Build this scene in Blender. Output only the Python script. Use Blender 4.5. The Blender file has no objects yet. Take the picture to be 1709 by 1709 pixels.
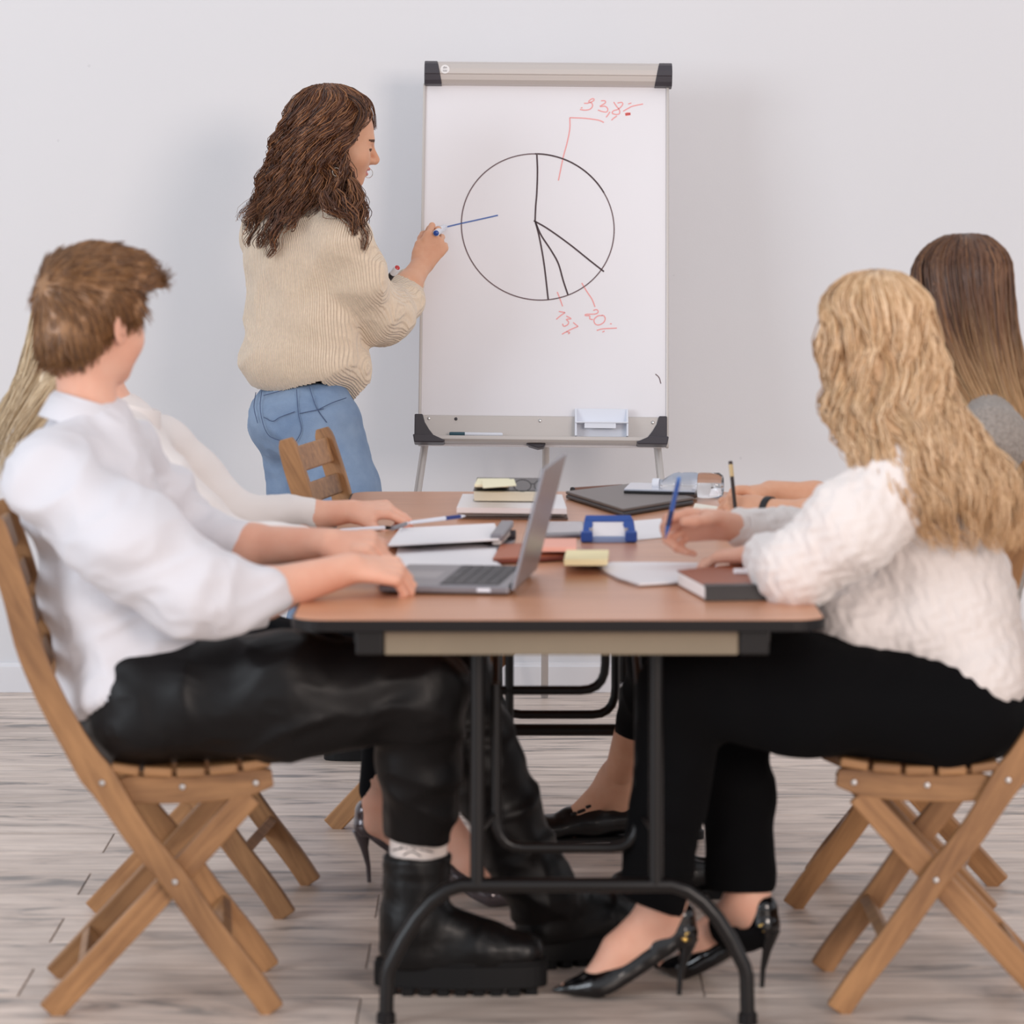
import bpy, bmesh, math, random
import numpy as np
from mathutils import Vector, Matrix
random.seed(7); rng = np.random.default_rng(7)
scene = bpy.context.scene
C = scene.collection
PI = math.pi

# ---------------------------------------------------------------- camera, world, lights, exposure
F, H, YH, VX = 6000.0, 1.5, 280.0, 850.0        # focal length (px), lens height (m), horizon row, vanishing column
cam = bpy.data.cameras.new('camera')
co = bpy.data.objects.new('camera', cam); C.objects.link(co); scene.camera = co
co.location = (0, 0, H); co.rotation_euler = (PI / 2, 0, 0)
cam.sensor_width = 36; cam.lens = F / 1709 * 36
cam.shift_x = (854.5 - VX) / 1709; cam.shift_y = -(854.5 - YH) / 1709
cam.clip_end = 60
cam.dof.use_dof = True; cam.dof.focus_distance = 9.55; cam.dof.aperture_fstop = 4.7; cam.dof.aperture_blades = 9

world = bpy.data.worlds.new('world'); scene.world = world; world.use_nodes = True
bg = world.node_tree.nodes['Background']
bg.inputs[0].default_value = (0.94, 0.95, 1.0, 1); bg.inputs[1].default_value = 0.83

def area(name, loc, target, size, power, col):
    l = bpy.data.lights.new(name, 'AREA'); l.shape = 'RECTANGLE'; l.size, l.size_y = size; l.energy = power; l.color = col
    o = bpy.data.objects.new(name, l); C.objects.link(o); o.location = loc
    o.rotation_euler = (Vector(target) - Vector(loc)).to_track_quat('-Z', 'Y').to_euler()
    o['kind'] = 'structure'
    return o
area('window_light_left', (-6.4, 2.4, 2.6), (0.0, 9.2, 1.0), (3.6, 2.6), 240, (0.84, 0.92, 1.0))
area('lamp_light_right', (4.0, -2.0, 2.9), (0.6, 9.8, 1.5), (2.6, 2.0), 370, (1.0, 0.85, 0.76))

vs = scene.view_settings
vs.view_transform = 'Standard'; vs.look = 'None'; vs.exposure = 0.0; vs.gamma = 1.0; vs.use_curve_mapping = False

# ---------------------------------------------------------------- helpers
def at(px, py, Y):
    s = F / Y
    return np.array([(px - VX) / s, Y, H - (py - YH) / s])

def onz(px, py, z):
    s = (py - YH) / (H - z)
    return np.array([(px - VX) / s, F / s, z])

def lin(c):
    return tuple(((v / 255) / 12.92 if v / 255 <= .04045 else ((v / 255 + .055) / 1.055) ** 2.4) for v in c)

def node(nt, t, **kw):
    n = nt.nodes.new(t)
    for k, v in kw.items():
        if k in n.inputs: n.inputs[k].default_value = v
        else: setattr(n, k, v)
    return n

def mat(name, rgb, rough=.6, metal=0., spec=.5, coat=0., coat_rough=.1, sheen=0., sub=0., trans=0., var=None, bump=None, rgb2=None, alpha=1., ior=1.45):
    """procedural principled material; var=(scale, amount, stretch) colour noise, bump=(kind, scale, strength, stretch)"""
    m = bpy.data.materials.new(name); m.use_nodes = True
    nt = m.node_tree; b = nt.nodes['Principled BSDF']
    c = (*lin(rgb), 1)
    b.inputs['Base Color'].default_value = c
    b.inputs['Roughness'].default_value = rough; b.inputs['Metallic'].default_value = metal
    b.inputs['Specular IOR Level'].default_value = spec; b.inputs['Coat Weight'].default_value = coat
    b.inputs['Coat Roughness'].default_value = coat_rough
    b.inputs['Sheen Weight'].default_value = sheen; b.inputs['IOR'].default_value = ior
    b.inputs['Transmission Weight'].default_value = trans
    if sub: 
        b.inputs['Subsurface Weight'].default_value = sub
        b.inputs['Subsurface Radius'].default_value = (.012, .005, .003); b.inputs['Subsurface Scale'].default_value = 1.0
    tc = node(nt, 'ShaderNodeTexCoord')
    if var:
        mp = node(nt, 'ShaderNodeMapping'); mp.inputs['Scale'].default_value = var[2] if len(var) > 2 else (1, 1, 1)
        nt.links.new(tc.outputs['Object'], mp.inputs[0])
        n = node(nt, 'ShaderNodeTexNoise', Scale=var[0], Detail=4.0, Roughness=.6); nt.links.new(mp.outputs[0], n.inputs['Vector'])
        r = node(nt, 'ShaderNodeValToRGB'); nt.links.new(n.outputs['Fac'], r.inputs[0])
        c2 = lin(rgb2) if rgb2 else tuple(max(0, v * (1 - var[1])) for v in c[:3])
        r.color_ramp.elements[0].position = .32; r.color_ramp.elements[1].position = .68
        r.color_ramp.elements[0].color = (*c2, 1); r.color_ramp.elements[1].color = c
        nt.links.new(r.outputs[0], b.inputs['Base Color'])
    if bump:
        mp = node(nt, 'ShaderNodeMapping'); mp.inputs['Scale'].default_value = bump[3] if len(bump) > 3 else (1, 1, 1)
        if len(bump) > 4: mp.inputs['Rotation'].default_value = bump[4]
        nt.links.new(tc.outputs['Object'], mp.inputs[0])
        if bump[0] == 'wave':
            n = node(nt, 'ShaderNodeTexWave', Scale=bump[1], Distortion=1.5, Detail=2.0); out = n.outputs['Fac']; n.inputs['Detail Scale'].default_value = 2.
        elif bump[0] == 'voronoi':
            n = node(nt, 'ShaderNodeTexVoronoi', Scale=bump[1]); out = n.outputs['Distance']
        else:
            n = node(nt, 'ShaderNodeTexNoise', Scale=bump[1], Detail=3.0); out = n.outputs['Fac']
        nt.links.new(mp.outputs[0], n.inputs['Vector'])
        bn = node(nt, 'ShaderNodeBump', Strength=bump[2], Distance=.004); nt.links.new(out, bn.inputs['Height'])
        nt.links.new(bn.outputs[0], b.inputs['Normal'])
    return m

def wood(name, dark, light, grain=(2, 30, 30), rough=.45, coat=.0, rnd=.25, knots=.25):
    """wood whose grain runs along local X; tone differs from object to object"""
    m = bpy.data.materials.new(name); m.use_nodes = True; nt = m.node_tree; b = nt.nodes['Principled BSDF']; L = nt.links.new
    tc = node(nt, 'ShaderNodeTexCoord'); oi = node(nt, 'ShaderNodeObjectInfo')
    mul = node(nt, 'ShaderNodeMath', operation='MULTIPLY'); mul.inputs[1].default_value = 37.; L(oi.outputs['Random'], mul.inputs[0])
    add = node(nt, 'ShaderNodeVectorMath', operation='ADD'); L(tc.outputs['Object'], add.inputs[0]); L(mul.outputs[0], add.inputs[1])
    mp = node(nt, 'ShaderNodeMapping'); mp.inputs['Scale'].default_value = grain; L(add.outputs[0], mp.inputs[0])
    n = node(nt, 'ShaderNodeTexNoise', Scale=1.6, Detail=6.0, Roughness=.62, Distortion=.6); L(mp.outputs[0], n.inputs['Vector'])
    mp2 = node(nt, 'ShaderNodeMapping'); mp2.inputs['Scale'].default_value = (grain[0] * 1.2, grain[1] * .18, grain[2] * .18); L(add.outputs[0], mp2.inputs[0])
    n2 = node(nt, 'ShaderNodeTexNoise', Scale=1.2, Detail=3.0, Distortion=.4); L(mp2.outputs[0], n2.inputs['Vector'])
    mx = node(nt, 'ShaderNodeMix', data_type='FLOAT'); mx.inputs[0].default_value = knots + .2; L(n.outputs['Fac'], mx.inputs[2]); L(n2.outputs['Fac'], mx.inputs[3])
    rp = node(nt, 'ShaderNodeValToRGB'); L(mx.outputs[0], rp.inputs[0])
    rp.color_ramp.elements[0].position = .36; rp.color_ramp.elements[1].position = .62
    rp.color_ramp.elements[0].color = (*lin(dark), 1); rp.color_ramp.elements[1].color = (*lin(light), 1)
    hs = node(nt, 'ShaderNodeHueSaturation'); L(rp.outputs[0], hs.inputs['Color'])
    mr = node(nt, 'ShaderNodeMapRange'); mr.inputs['To Min'].default_value = 1 - rnd; mr.inputs['To Max'].default_value = 1 + rnd * .5
    L(oi.outputs['Random'], mr.inputs['Value']); L(mr.outputs[0], hs.inputs['Value'])
    L(hs.outputs[0], b.inputs['Base Color'])
    bn = node(nt, 'ShaderNodeBump', Strength=.12, Distance=.002); L(n.outputs['Fac'], bn.inputs['Height']); L(bn.outputs[0], b.inputs['Normal'])
    b.inputs['Roughness'].default_value = rough; b.inputs['Coat Weight'].default_value = coat; b.inputs['Coat Roughness'].default_value = .25
    return m

def hairmat(name, cols, tip=None, zr=None, rough=.42):
    """hair: colour differs from strand to strand; tip colour blended by height (object z)"""
    m = bpy.data.materials.new(name); m.use_nodes = True; nt = m.node_tree; b = nt.nodes['Principled BSDF']; L = nt.links.new
    g = node(nt, 'ShaderNodeNewGeometry'); rp = node(nt, 'ShaderNodeValToRGB'); L(g.outputs['Random Per Island'], rp.inputs[0])
    while len(rp.color_ramp.elements) < len(cols): rp.color_ramp.elements.new(.5)
    for i, c in enumerate(cols):
        rp.color_ramp.elements[i].position = i / (len(cols) - 1); rp.color_ramp.elements[i].color = (*lin(c), 1)
    out = rp.outputs[0]
    if tip:
        tc = node(nt, 'ShaderNodeTexCoord'); sp = node(nt, 'ShaderNodeSeparateXYZ'); L(tc.outputs['Object'], sp.inputs[0])
        ns = node(nt, 'ShaderNodeMath', operation='MULTIPLY_ADD'); L(g.outputs['Random Per Island'], ns.inputs[0]); ns.inputs[1].default_value = .12; L(sp.outputs[2], ns.inputs[2])
        mr = node(nt, 'ShaderNodeMapRange'); L(ns.outputs[0], mr.inputs['Value']); mr.inputs['From Min'].default_value = zr[0] + .06; mr.inputs['From Max'].default_value = zr[1] + .06
        mr.inputs['To Min'].default_value = 1; mr.inputs['To Max'].default_value = 0
        mx = node(nt, 'ShaderNodeMix', data_type='RGBA'); L(mr.outputs[0], mx.inputs[0]); L(out, mx.inputs[6]); mx.inputs[7].default_value = (*lin(tip), 1); out = mx.outputs[2]
    L(out, b.inputs['Base Color'])
    b.inputs['Roughness'].default_value = rough; b.inputs['Specular IOR Level'].default_value = .6
    return m

def tag(o, label=None, cat=None, group=None, kind=None):
    if label: o['label'] = label
    if cat: o['category'] = cat
    if group: o['group'] = group
    if kind: o['kind'] = kind
    return o

def obj(name, V, Fc, m, parent=None, origin=None, smooth=False, bevel=0., seg=2, mats=None, midx=None):
    """mesh object from world (or local) coordinates; origin is subtracted when the object stands alone"""
    me = bpy.data.meshes.new(name)
    V = np.asarray(V, float).reshape(-1, 3)
    o = bpy.data.objects.new(name, me); C.objects.link(o)
    if parent is not None:
        base = np.array(parent.get('_base', (0, 0, 0)), float)
        o.parent = parent
        V = V - base; o['_base'] = list(base)
    elif origin is not None:
        base = np.array(origin, float); V = V - base; o.location = base; o['_base'] = list(base)
    me.from_pydata(V.tolist(), [], Fc if isinstance(Fc, list) else Fc.tolist())
    for mm in (mats or [m]): me.materials.append(mm)
    if midx is not None: me.polygons.foreach_set('material_index', np.asarray(midx, dtype=np.int32))
    if smooth: me.polygons.foreach_set('use_smooth', np.ones(len(me.polygons), bool))
    me.update()
    if bevel:
        bv = o.modifiers.new('bevel', 'BEVEL'); bv.width = bevel; bv.segments = seg; bv.limit_method = 'ANGLE'; bv.angle_limit = .7
        if not smooth: pass
    return o

def empty(name, loc, rz=0.):
    o = bpy.data.objects.new(name, None); C.objects.link(o); o.location = loc; o.rotation_euler = (0, 0, rz)
    o.empty_display_size = .1
    o['_base'] = [0., 0., 0.]
    return o

class MB:
    """collects simple solids into one mesh"""
    def __init__(s): s.V = []; s.F = []
    def add(s, V, Fc):
        n = len(s.V); s.V += [tuple(v) for v in V]; s.F += [tuple(i + n for i in f) for f in Fc]; return s
    def box(s, c, d, R=None):
        c = np.array(c, float); h = np.array(d, float) / 2
        P = np.array([(x, y, z) for x in (-1, 1) for y in (-1, 1) for z in (-1, 1)]) * h
        if R is not None: P = P @ np.array(R).T
        return s.add(P + c, [(0, 1, 3, 2), (4, 6, 7, 5), (0, 4, 5, 1), (2, 3, 7, 6), (0, 2, 6, 4), (1, 5, 7, 3)])
    def prism(s, poly, ax, lo, hi):
        """poly: 2D points; extruded along axis ax between lo and hi"""
        n = len(poly); P = []
        for h in (lo, hi):
            for (a, b) in poly:
                P.append({'x': (h, a, b), 'y': (a, h, b), 'z': (a, b, h)}[ax])
        return s.add(P, [tuple(range(n)), tuple(range(2 * n - 1, n - 1, -1))] + [(i, i + n, (i + 1) % n + n, (i + 1) % n) for i in range(n)])
    def tube(s, pts, r, seg=10, cap=True):
        pts = [np.array(p, float) for p in pts]; n = len(pts)
        rs = r if hasattr(r, '__len__') else [r] * n
        T = [pts[min(i + 1, n - 1)] - pts[max(i - 1, 0)] for i in range(n)]
        T = [t / (np.linalg.norm(t) + 1e-9) for t in T]
        ref = np.array([0, 0, 1.]) if abs(T[0][2]) < .9 else np.array([1., 0, 0])
        u = np.cross(T[0], ref); u /= np.linalg.norm(u); P = []
        for i in range(n):
            u = u - T[i] * u.dot(T[i]); u /= np.linalg.norm(u); v = np.cross(T[i], u)
            for k in range(seg):
                a = 2 * PI * k / seg; P.append(pts[i] + rs[i] * (math.cos(a) * u + math.sin(a) * v))
        Fc = [(i * seg + k, i * seg + (k + 1) % seg, (i + 1) * seg + (k + 1) % seg, (i + 1) * seg + k) for i in range(n - 1) for k in range(seg)]
        if cap: Fc += [tuple(range(seg))[::-1], tuple(range((n - 1) * seg, n * seg))]
        return s.add(P, Fc)
    def lathe(s, prof, M=None, seg=20):
        P = []
        for (r, z) in prof:
            for k in range(seg):
                a = 2 * PI * k / seg; P.append((max(r, 1e-4) * math.cos(a), max(r, 1e-4) * math.sin(a), z))
        P = np.array(P)
        if M is not None: P = P @ np.array(M[0]).T + np.array(M[1])
        n = len(prof)
        Fc = [(i * seg + k, i * seg + (k + 1) % seg, (i + 1) * seg + (k + 1) % seg, (i + 1) * seg + k) for i in range(n - 1) for k in range(seg)]
        Fc += [tuple(range(seg))[::-1], tuple(range((n - 1) * seg, n * seg))]
        return s.add(P, Fc)
    def build(s, name, m, parent=None, origin=None, smooth=False, bevel=0., seg=2):
        o = obj(name, s.V, s.F, m, parent, origin, smooth, bevel, seg)
        if smooth:
            try: o.data.set_sharp_from_angle(angle=.7)
            except Exception: pass
        return o

def rotz(a): c, s_ = math.cos(a), math.sin(a); return np.array([[c, -s_, 0], [s_, c, 0], [0, 0, 1.]])
def roty(a): c, s_ = math.cos(a), math.sin(a); return np.array([[c, 0, s_], [0, 1, 0], [-s_, 0, c]])
def rotx(a): c, s_ = math.cos(a), math.sin(a); return np.array([[1, 0, 0], [0, c, -s_], [0, s_, c]])
def R_(deg): return math.radians(deg)
def frame(z, xh=(1, 0, 0)):
    """columns x,y,z with z along the given vector"""
    z = np.array(z, float); z /= np.linalg.norm(z); x = np.array(xh, float); x -= z * x.dot(z); x /= np.linalg.norm(x)
    return np.stack([x, np.cross(z, x), z], 1)

def cspline(pts, n):
    """catmull-rom through points"""
    P = np.array(pts, float); k = len(P)
    if k == 2:
        t = np.linspace(0, 1, n)[:, None]; return P[0] * (1 - t) + P[1] * t
    Q = np.vstack([2 * P[0] - P[1], P, 2 * P[-1] - P[-2]]); out = []
    for t in np.linspace(0, k - 1, n):
        i = min(int(t), k - 2); f = t - i; a, b, c, d = Q[i:i + 4]
        out.append(.5 * ((2 * b) + (c - a) * f + (2 * a - 5 * b + 4 * c - d) * f * f + (3 * b - a - 3 * c + d) * f ** 3))
    return np.array(out)

def copy_tree(o, parent=None):
    c = o.copy(); C.objects.link(c)
    if parent is not None: c.parent = parent
    for ch in list(o.children): copy_tree(ch, c)
    return c
# ================================================================ setting
WALL_Y = 10.29
def wall_mat():
    m = bpy.data.materials.new('painted_wall'); m.use_nodes = True; nt = m.node_tree; b = nt.nodes['Principled BSDF']; L = nt.links.new
    tc = node(nt, 'ShaderNodeTexCoord')
    n = node(nt, 'ShaderNodeTexNoise', Scale=1.2, Detail=3.0); L(tc.outputs['Object'], n.inputs['Vector'])
    rp = node(nt, 'ShaderNodeValToRGB'); L(n.outputs['Fac'], rp.inputs[0])
    rp.color_ramp.elements[0].color = (*lin((219, 219, 222)), 1); rp.color_ramp.elements[1].color = (*lin((226, 225, 227)), 1)
    v = node(nt, 'ShaderNodeTexVoronoi', Scale=7.0); L(tc.outputs['Object'], v.inputs['Vector'])
    n3 = node(nt, 'ShaderNodeTexNoise', Scale=60., Detail=2.); L(tc.outputs['Object'], n3.inputs['Vector'])
    ad = node(nt, 'ShaderNodeMath', operation='MULTIPLY_ADD'); L(n3.outputs['Fac'], ad.inputs[0]); ad.inputs[1].default_value = .06; L(v.outputs['Distance'], ad.inputs[2])
    r2 = node(nt, 'ShaderNodeValToRGB'); L(ad.outputs[0], r2.inputs[0])
    r2.color_ramp.elements[0].position = .055; r2.color_ramp.elements[1].position = .07
    r2.color_ramp.elements[0].color = (*lin((196, 196, 200)), 1); r2.color_ramp.elements[1].color = (1, 1, 1, 1)
    mx = node(nt, 'ShaderNodeMix', data_type='RGBA', blend_type='DARKEN'); mx.inputs[0].default_value = .35
    L(rp.outputs[0], mx.inputs[6]); L(r2.outputs[0], mx.inputs[7]); L(mx.outputs[2], b.inputs['Base Color'])
    n2 = node(nt, 'ShaderNodeTexNoise', Scale=180., Detail=2.); L(tc.outputs['Object'], n2.inputs['Vector'])
    bn = node(nt, 'ShaderNodeBump', Strength=.08, Distance=.002); L(n2.outputs['Fac'], bn.inputs['Height']); L(bn.outputs[0], b.inputs['Normal'])
    b.inputs['Roughness'].default_value = .75
    return m
M_wall = wall_mat()
M_base = mat('baseboard_paint', (228, 227, 230), .45)
w = MB().box((0, WALL_Y + .06, 1.6), (10, .12, 3.2)).build('wall_back', M_wall, origin=(0, WALL_Y, 0)); tag(w, kind='structure')
b = MB().prism([(WALL_Y, 0), (WALL_Y - .016, 0), (WALL_Y - .016, .074), (WALL_Y - .010, .078), (WALL_Y - .008, .085), (WALL_Y, .085)], 'x', -5, 5).build('baseboard_back', M_base, origin=(0, WALL_Y, 0), bevel=.0015)
tag(b, kind='structure')

M_sub = mat('dark_joint', (70, 62, 56), .9)
fl = MB().box((0, 4.6, -.03), (10, 11.4, .04)).build('floor', M_sub, origin=(0, 4.6, -.03)); tag(fl, kind='structure')
def plank_mat():
    m = bpy.data.materials.new('whitewashed_plank'); m.use_nodes = True; nt = m.node_tree; b = nt.nodes['Principled BSDF']; L = nt.links.new
    tc = node(nt, 'ShaderNodeTexCoord'); oi = node(nt, 'ShaderNodeObjectInfo')
    mul = node(nt, 'ShaderNodeMath', operation='MULTIPLY'); mul.inputs[1].default_value = 53.; L(oi.outputs['Random'], mul.inputs[0])
    add = node(nt, 'ShaderNodeVectorMath', operation='ADD'); L(tc.outputs['Object'], add.inputs[0]); L(mul.outputs[0], add.inputs[1])
    def nz(sc, stretch, det, dist=.5):
        mp = node(nt, 'ShaderNodeMapping'); mp.inputs['Scale'].default_value = stretch; L(add.outputs[0], mp.inputs[0])
        n = node(nt, 'ShaderNodeTexNoise', Scale=sc, Detail=det, Roughness=.65, Distortion=dist); L(mp.outputs[0], n.inputs['Vector']); return n
    g1 = nz(2.2, (1, 22, 22), 6., .8)       # fine grain
    g2 = nz(2.0, (1.2, 5, 5), 4., 1.2)      # weathered blotches
    r1 = node(nt, 'ShaderNodeValToRGB'); L(g2.outputs['Fac'], r1.inputs[0]); e = r1.color_ramp.elements
    e[0].position = .34; e[0].color = (*lin((150, 142, 137)), 1); e[1].position = .60; e[1].color = (*lin((234, 217, 204)), 1)
    x = e.new(.44); x.color = (*lin((212, 195, 183)), 1)
    r2 = node(nt, 'ShaderNodeValToRGB'); L(g1.outputs['Fac'], r2.inputs[0]); e = r2.color_ramp.elements
    e[0].position = .34; e[0].color = (*lin((176, 166, 158)), 1); e[1].position = .56; e[1].color = (1, 1, 1, 1)
    mx = node(nt, 'ShaderNodeMix', data_type='RGBA', blend_type='MULTIPLY'); mx.inputs[0].default_value = .55
    L(r1.outputs[0], mx.inputs[6]); L(r2.outputs[0], mx.inputs[7])
    hs = node(nt, 'ShaderNodeHueSaturation'); L(mx.outputs[2], hs.inputs['Color'])
    mr = node(nt, 'ShaderNodeMapRange'); mr.inputs['To Min'].default_value = .86; mr.inputs['To Max'].default_value = 1.08
    L(oi.outputs['Random'], mr.inputs['Value']); L(mr.outputs[0], hs.inputs['Value']); L(hs.outputs[0], b.inputs['Base Color'])
    bn = node(nt, 'ShaderNodeBump', Strength=.18, Distance=.002); L(g1.outputs['Fac'], bn.inputs['Height']); L(bn.outputs[0], b.inputs['Normal'])
    b.inputs['Roughness'].default_value = .42; b.inputs['Specular IOR Level'].default_value = .45
    return m
M_plank = plank_mat()
PW, PL = .2275, 1.244
pm = MB().box((0, 0, -.005), (PL - .0028, PW - .0045, .010)).build('plank', M_plank, parent=fl, bevel=.0012, seg=1)
pm.data.transform(Matrix.Translation((0, 4.6, -.03)))
first = True
for k in range(-6, 17):
    yc = 6.51 + PW * (k + .5)
    if yc > WALL_Y + .05: continue
    x0 = -.89 if k % 2 == 0 else -.268
    for j in range(-3, 4):
        xc = x0 + PL * (j + .5)
        if abs(xc) > 3.4: continue
        if first: o = pm; first = False
        else: o = pm.copy(); C.objects.link(o); o.parent = fl
        d = WALL_Y - (yc - PW / 2)
        o.scale = (1, min(1, d / PW), 1)
        o.location = (xc, (yc if d >= PW else (yc - PW / 2 + d / 2)) - 4.6, .03)
# the floor towards the camera, far below the frame, is one plain boarded strip
pf = MB().box((0, 2.05, -.005), (9.8, 6.1, .010)).build('floor_strip', M_plank, parent=fl)
pf['kind'] = 'stuff'

# ================================================================ chairs
M_chair = wood('acacia_wood', (118, 80, 48), (172, 126, 82), grain=(3, 34, 34), rough=.5, rnd=.18)
M_bolt = mat('zinc_bolt', (205, 205, 205), .3, metal=1.)
def curved_bar(name, pts, width, y0, y1, parent, n=26, taper=None, bevel=.003, ext=True):
    """board cut to a curved outline in the XZ plane, thick along Y"""
    P = cspline(pts, n); T = np.gradient(P, axis=0); T /= np.linalg.norm(T, axis=1)[:, None]; N = np.stack([-T[:, 1], T[:, 0]], 1)
    w_ = (np.array([width] * n) if taper is None else np.interp(np.linspace(0, 1, n), [t[0] for t in taper], [t[1] for t in taper])) / 2
    A = P + N * w_[:, None]; B = P - N * w_[:, None]
    V = []
    for y in (y0, y1):
        V += [(a[0], y, a[1]) for a in A] + [(b_[0], y, b_[1]) for b_ in B]
    Fc = []
    for i in range(n - 1):
        Fc += [(i, i + 1, n + i + 1, n + i), (2 * n + i, 3 * n + i, 3 * n + i + 1, 2 * n + i + 1)]
        Fc += [(i, 2 * n + i, 2 * n + i + 1, i + 1), (n + i, n + i + 1, 3 * n + i + 1, 3 * n + i)]
    Fc += [(0, n, 3 * n, 2 * n), (n - 1, 3 * n - 1, 4 * n - 1, 2 * n - 1)]
    # local x axis of the wood grain follows the bar: rotate the object rather than the mesh
    d = P[-1] - P[0]; ang = math.atan2(-d[1], d[0])
    o = obj(name, V, Fc, M_chair, parent, bevel=bevel, smooth=False)
    Rm = Matrix.Rotation(ang, 4, 'Y'); o.data.transform(Rm.inverted()); o.matrix_local = Rm
    return o

def make_chair():
    t = empty('folding_chair', (0, 0, 0))
    OUT = [(-.300, .885), (-.284, .83), (-.257, .745), (-.232, .649), (-.190, .552), (-.135, .455), (-.098, .405), (-.043, .32), (.022, .24), (.090, .145), (.157, .06), (.196, 0.004)]
    HW = .180
    for s in (-1, 1):
        y0, y1 = sorted((s * HW, s * (HW - .022)))
        o = curved_bar('rear_frame', OUT, .047, y0, y1, t, n=44, taper=[(0, .028), (.03, .043), (.1, .047), (.42, .047), (.5, .058), (.6, .047), (1, .043)])
        y0, y1 = sorted((s * (HW - .024), s * (HW - .046)))
        curved_bar('leg', [(.155, .385), (.02, .237), (-.10, .110), (-.200, .004)], .045, y0, y1, t, n=16)
        y0, y1 = sorted((s * (HW - .0235), s * (HW - .044)))
        curved_bar('seat_rail', [(-.095, .400), (0, .397), (.1, .401), (.195, .415)], .050, y0, y1, t, n=20, taper=[(0, .02), (.12, .050), (.85, .052), (1, .030)])
        for (x, z) in ((-.106, .415), (.022, .238), (.035, .402), (.165, .407)):
            yb = s * (HW if z < .3 or x < 0 else HW - .0235)
            MB().lathe([(.0, 0), (.0062, 0), (.0062, .001), (.0045, .003), (0, .0036)], (frame((0, s, 0)), (x, yb, z)), 12).build('bolt', M_bolt, t, smooth=True)
    # seat slats across, gently dished
    for (x, z, a) in ((-.066, .432, 8), (-.008, .427, 3), (.050, .426, 0), (.108, .430, -4), (.166, .438, -9)):
        MB().box((0, 0, 0), (.050, .352, .016)).build('seat_slat', M_chair, t, bevel=.004).matrix_local = Matrix.Translation((x, 0, z + .004)) @ Matrix.Rotation(R_(a), 4, 'Y')
    # back slats
    OUTC = cspline(OUT, 60)
    for z0 in (.835, .762, .690, .618):
        i = int(np.argmin(abs(OUTC[:, 1] - z0))); p = OUTC[i]; d = OUTC[i + 1] - OUTC[i - 1]; a = math.atan2(d[0], d[1])
        w_ = .060 if z0 > .8 else .048
        o = MB().box((0, 0, 0), (.014, 2 * (HW - .022) + .004, w_)).build('back_slat', M_chair, t, bevel=.004)
        o.matrix_local = Matrix.Translation((p[0] + .003, 0, p[1])) @ Matrix.Rotation(a + PI, 4, 'Y')
    # stretchers between the legs
    for (x, z, a, hw) in ((.105, .125, 38, HW - .022), (-.130, .078, -45, HW - .046)):
        o = MB().box((0, 0, 0), (.020, 2 * hw, .040)).build('stretcher', M_chair, t, bevel=.003)
        o.matrix_local = Matrix.Translation((x, 0, z)) @ Matrix.Rotation(R_(a), 4, 'Y')
    return t
ch0 = make_chair()
CH = [(-.6285, 6.53, 5, 'folding wooden chair at the left front, under the man in black leather trousers'),
      (-.624, 7.37, -5.5, 'folding wooden chair in the left background behind the man in the white shirt'),
      (-.180, 8.27, -11, 'empty folding wooden chair at the far end of the table in front of the jeans'),
      (.778, 6.55, 180, 'folding wooden chair at the right front, under the woman in the white sweater'),
      (.800, 7.41, 168, 'folding wooden chair at the right rear, under the woman with straight brown hair')]
for i, (x, y, a, lab) in enumerate(CH):
    c = ch0 if i == 0 else copy_tree(ch0)
    c.location = (x, y, 0); c.rotation_euler = (0, 0, R_(a))
    tag(c, lab, 'chair', 'folding chairs around the table')

# ================================================================ table
M_top = wood('table_laminate', (186, 126, 90), (206, 146, 108), grain=(2.2, 30, 30), rough=.30, rnd=0, knots=.1)
M_edge = mat('black_table_edge', (22, 19, 20), .45, spec=.3)
M_steel = mat('black_brown_steel_tube', (17, 14, 14), .34, spec=.45)
M_apron = mat('beige_apron_board', (132, 119, 100), .6, var=(8, .08, (1, 1, 1)))
TZ, TY0, TY1, TX0, TX1 = .735, 6.08, 8.50, -.372, .540
tb = empty('folding_table', ((TX0 + TX1) / 2, 7.29, 0)); tag(tb, 'long folding table with brown laminate top, black edge and black tube legs', 'table')
tb['_base'] = [(TX0 + TX1) / 2, 7.29, 0]
def rrect(x0, x1, y0, y1, r, n=8):
    out = []
    for (cx, cy, a0) in ((x1 - r, y1 - r, 0), (x0 + r, y1 - r, 90), (x0 + r, y0 + r, 180), (x1 - r, y0 + r, 270)):
        for i in range(n + 1):
            a = R_(a0 + 90 * i / n); out.append((cx + r * math.cos(a), cy + r * math.sin(a)))
    return out
MB().prism(rrect(TX0 + .004, TX1 - .004, TY0 + .004, TY1 - .004, .055), 'z', TZ - .016, TZ).build('tabletop', M_top, tb, bevel=.002)
e = MB(); o_ = rrect(TX0, TX1, TY0, TY1, .059); i_ = rrect(TX0 + .0045, TX1 - .0045, TY0 + .0045, TY1 - .0045, .0545); n = len(o_)
V = [(x, y, z) for z in (TZ - .020, TZ - .001) for ring in (o_, i_) for (x, y) in ring]
Fq = []
for i in range(n):
    j = (i + 1) % n
    Fq += [(i, j, 2 * n + j, 2 * n + i), (n + j, n + i, 3 * n + i, 3 * n + j), (2 * n + i, 2 * n + j, 3 * n + j, 3 * n + i), (j, i, n + i, n + j)]
e.add(V, Fq); e.build('edge_band', M_edge, tb, bevel=.0015)
for (y0, y1) in ((6.115, 6.140), (8.44, 8.465)):
    MB().box(((-.213 + .390) / 2, (y0 + y1) / 2, TZ - .042), (.603, y1 - y0, .044)).build('apron_board', M_apron, tb, bevel=.003)
    for x0, x1 in ((-.262, -.214), (.391, .442)):
        MB().box(((x0 + x1) / 2, (y0 + y1) / 2, TZ - .041), (x1 - x0, .034, .046)).build('corner_bracket', M_steel, tb, bevel=.004)
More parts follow.
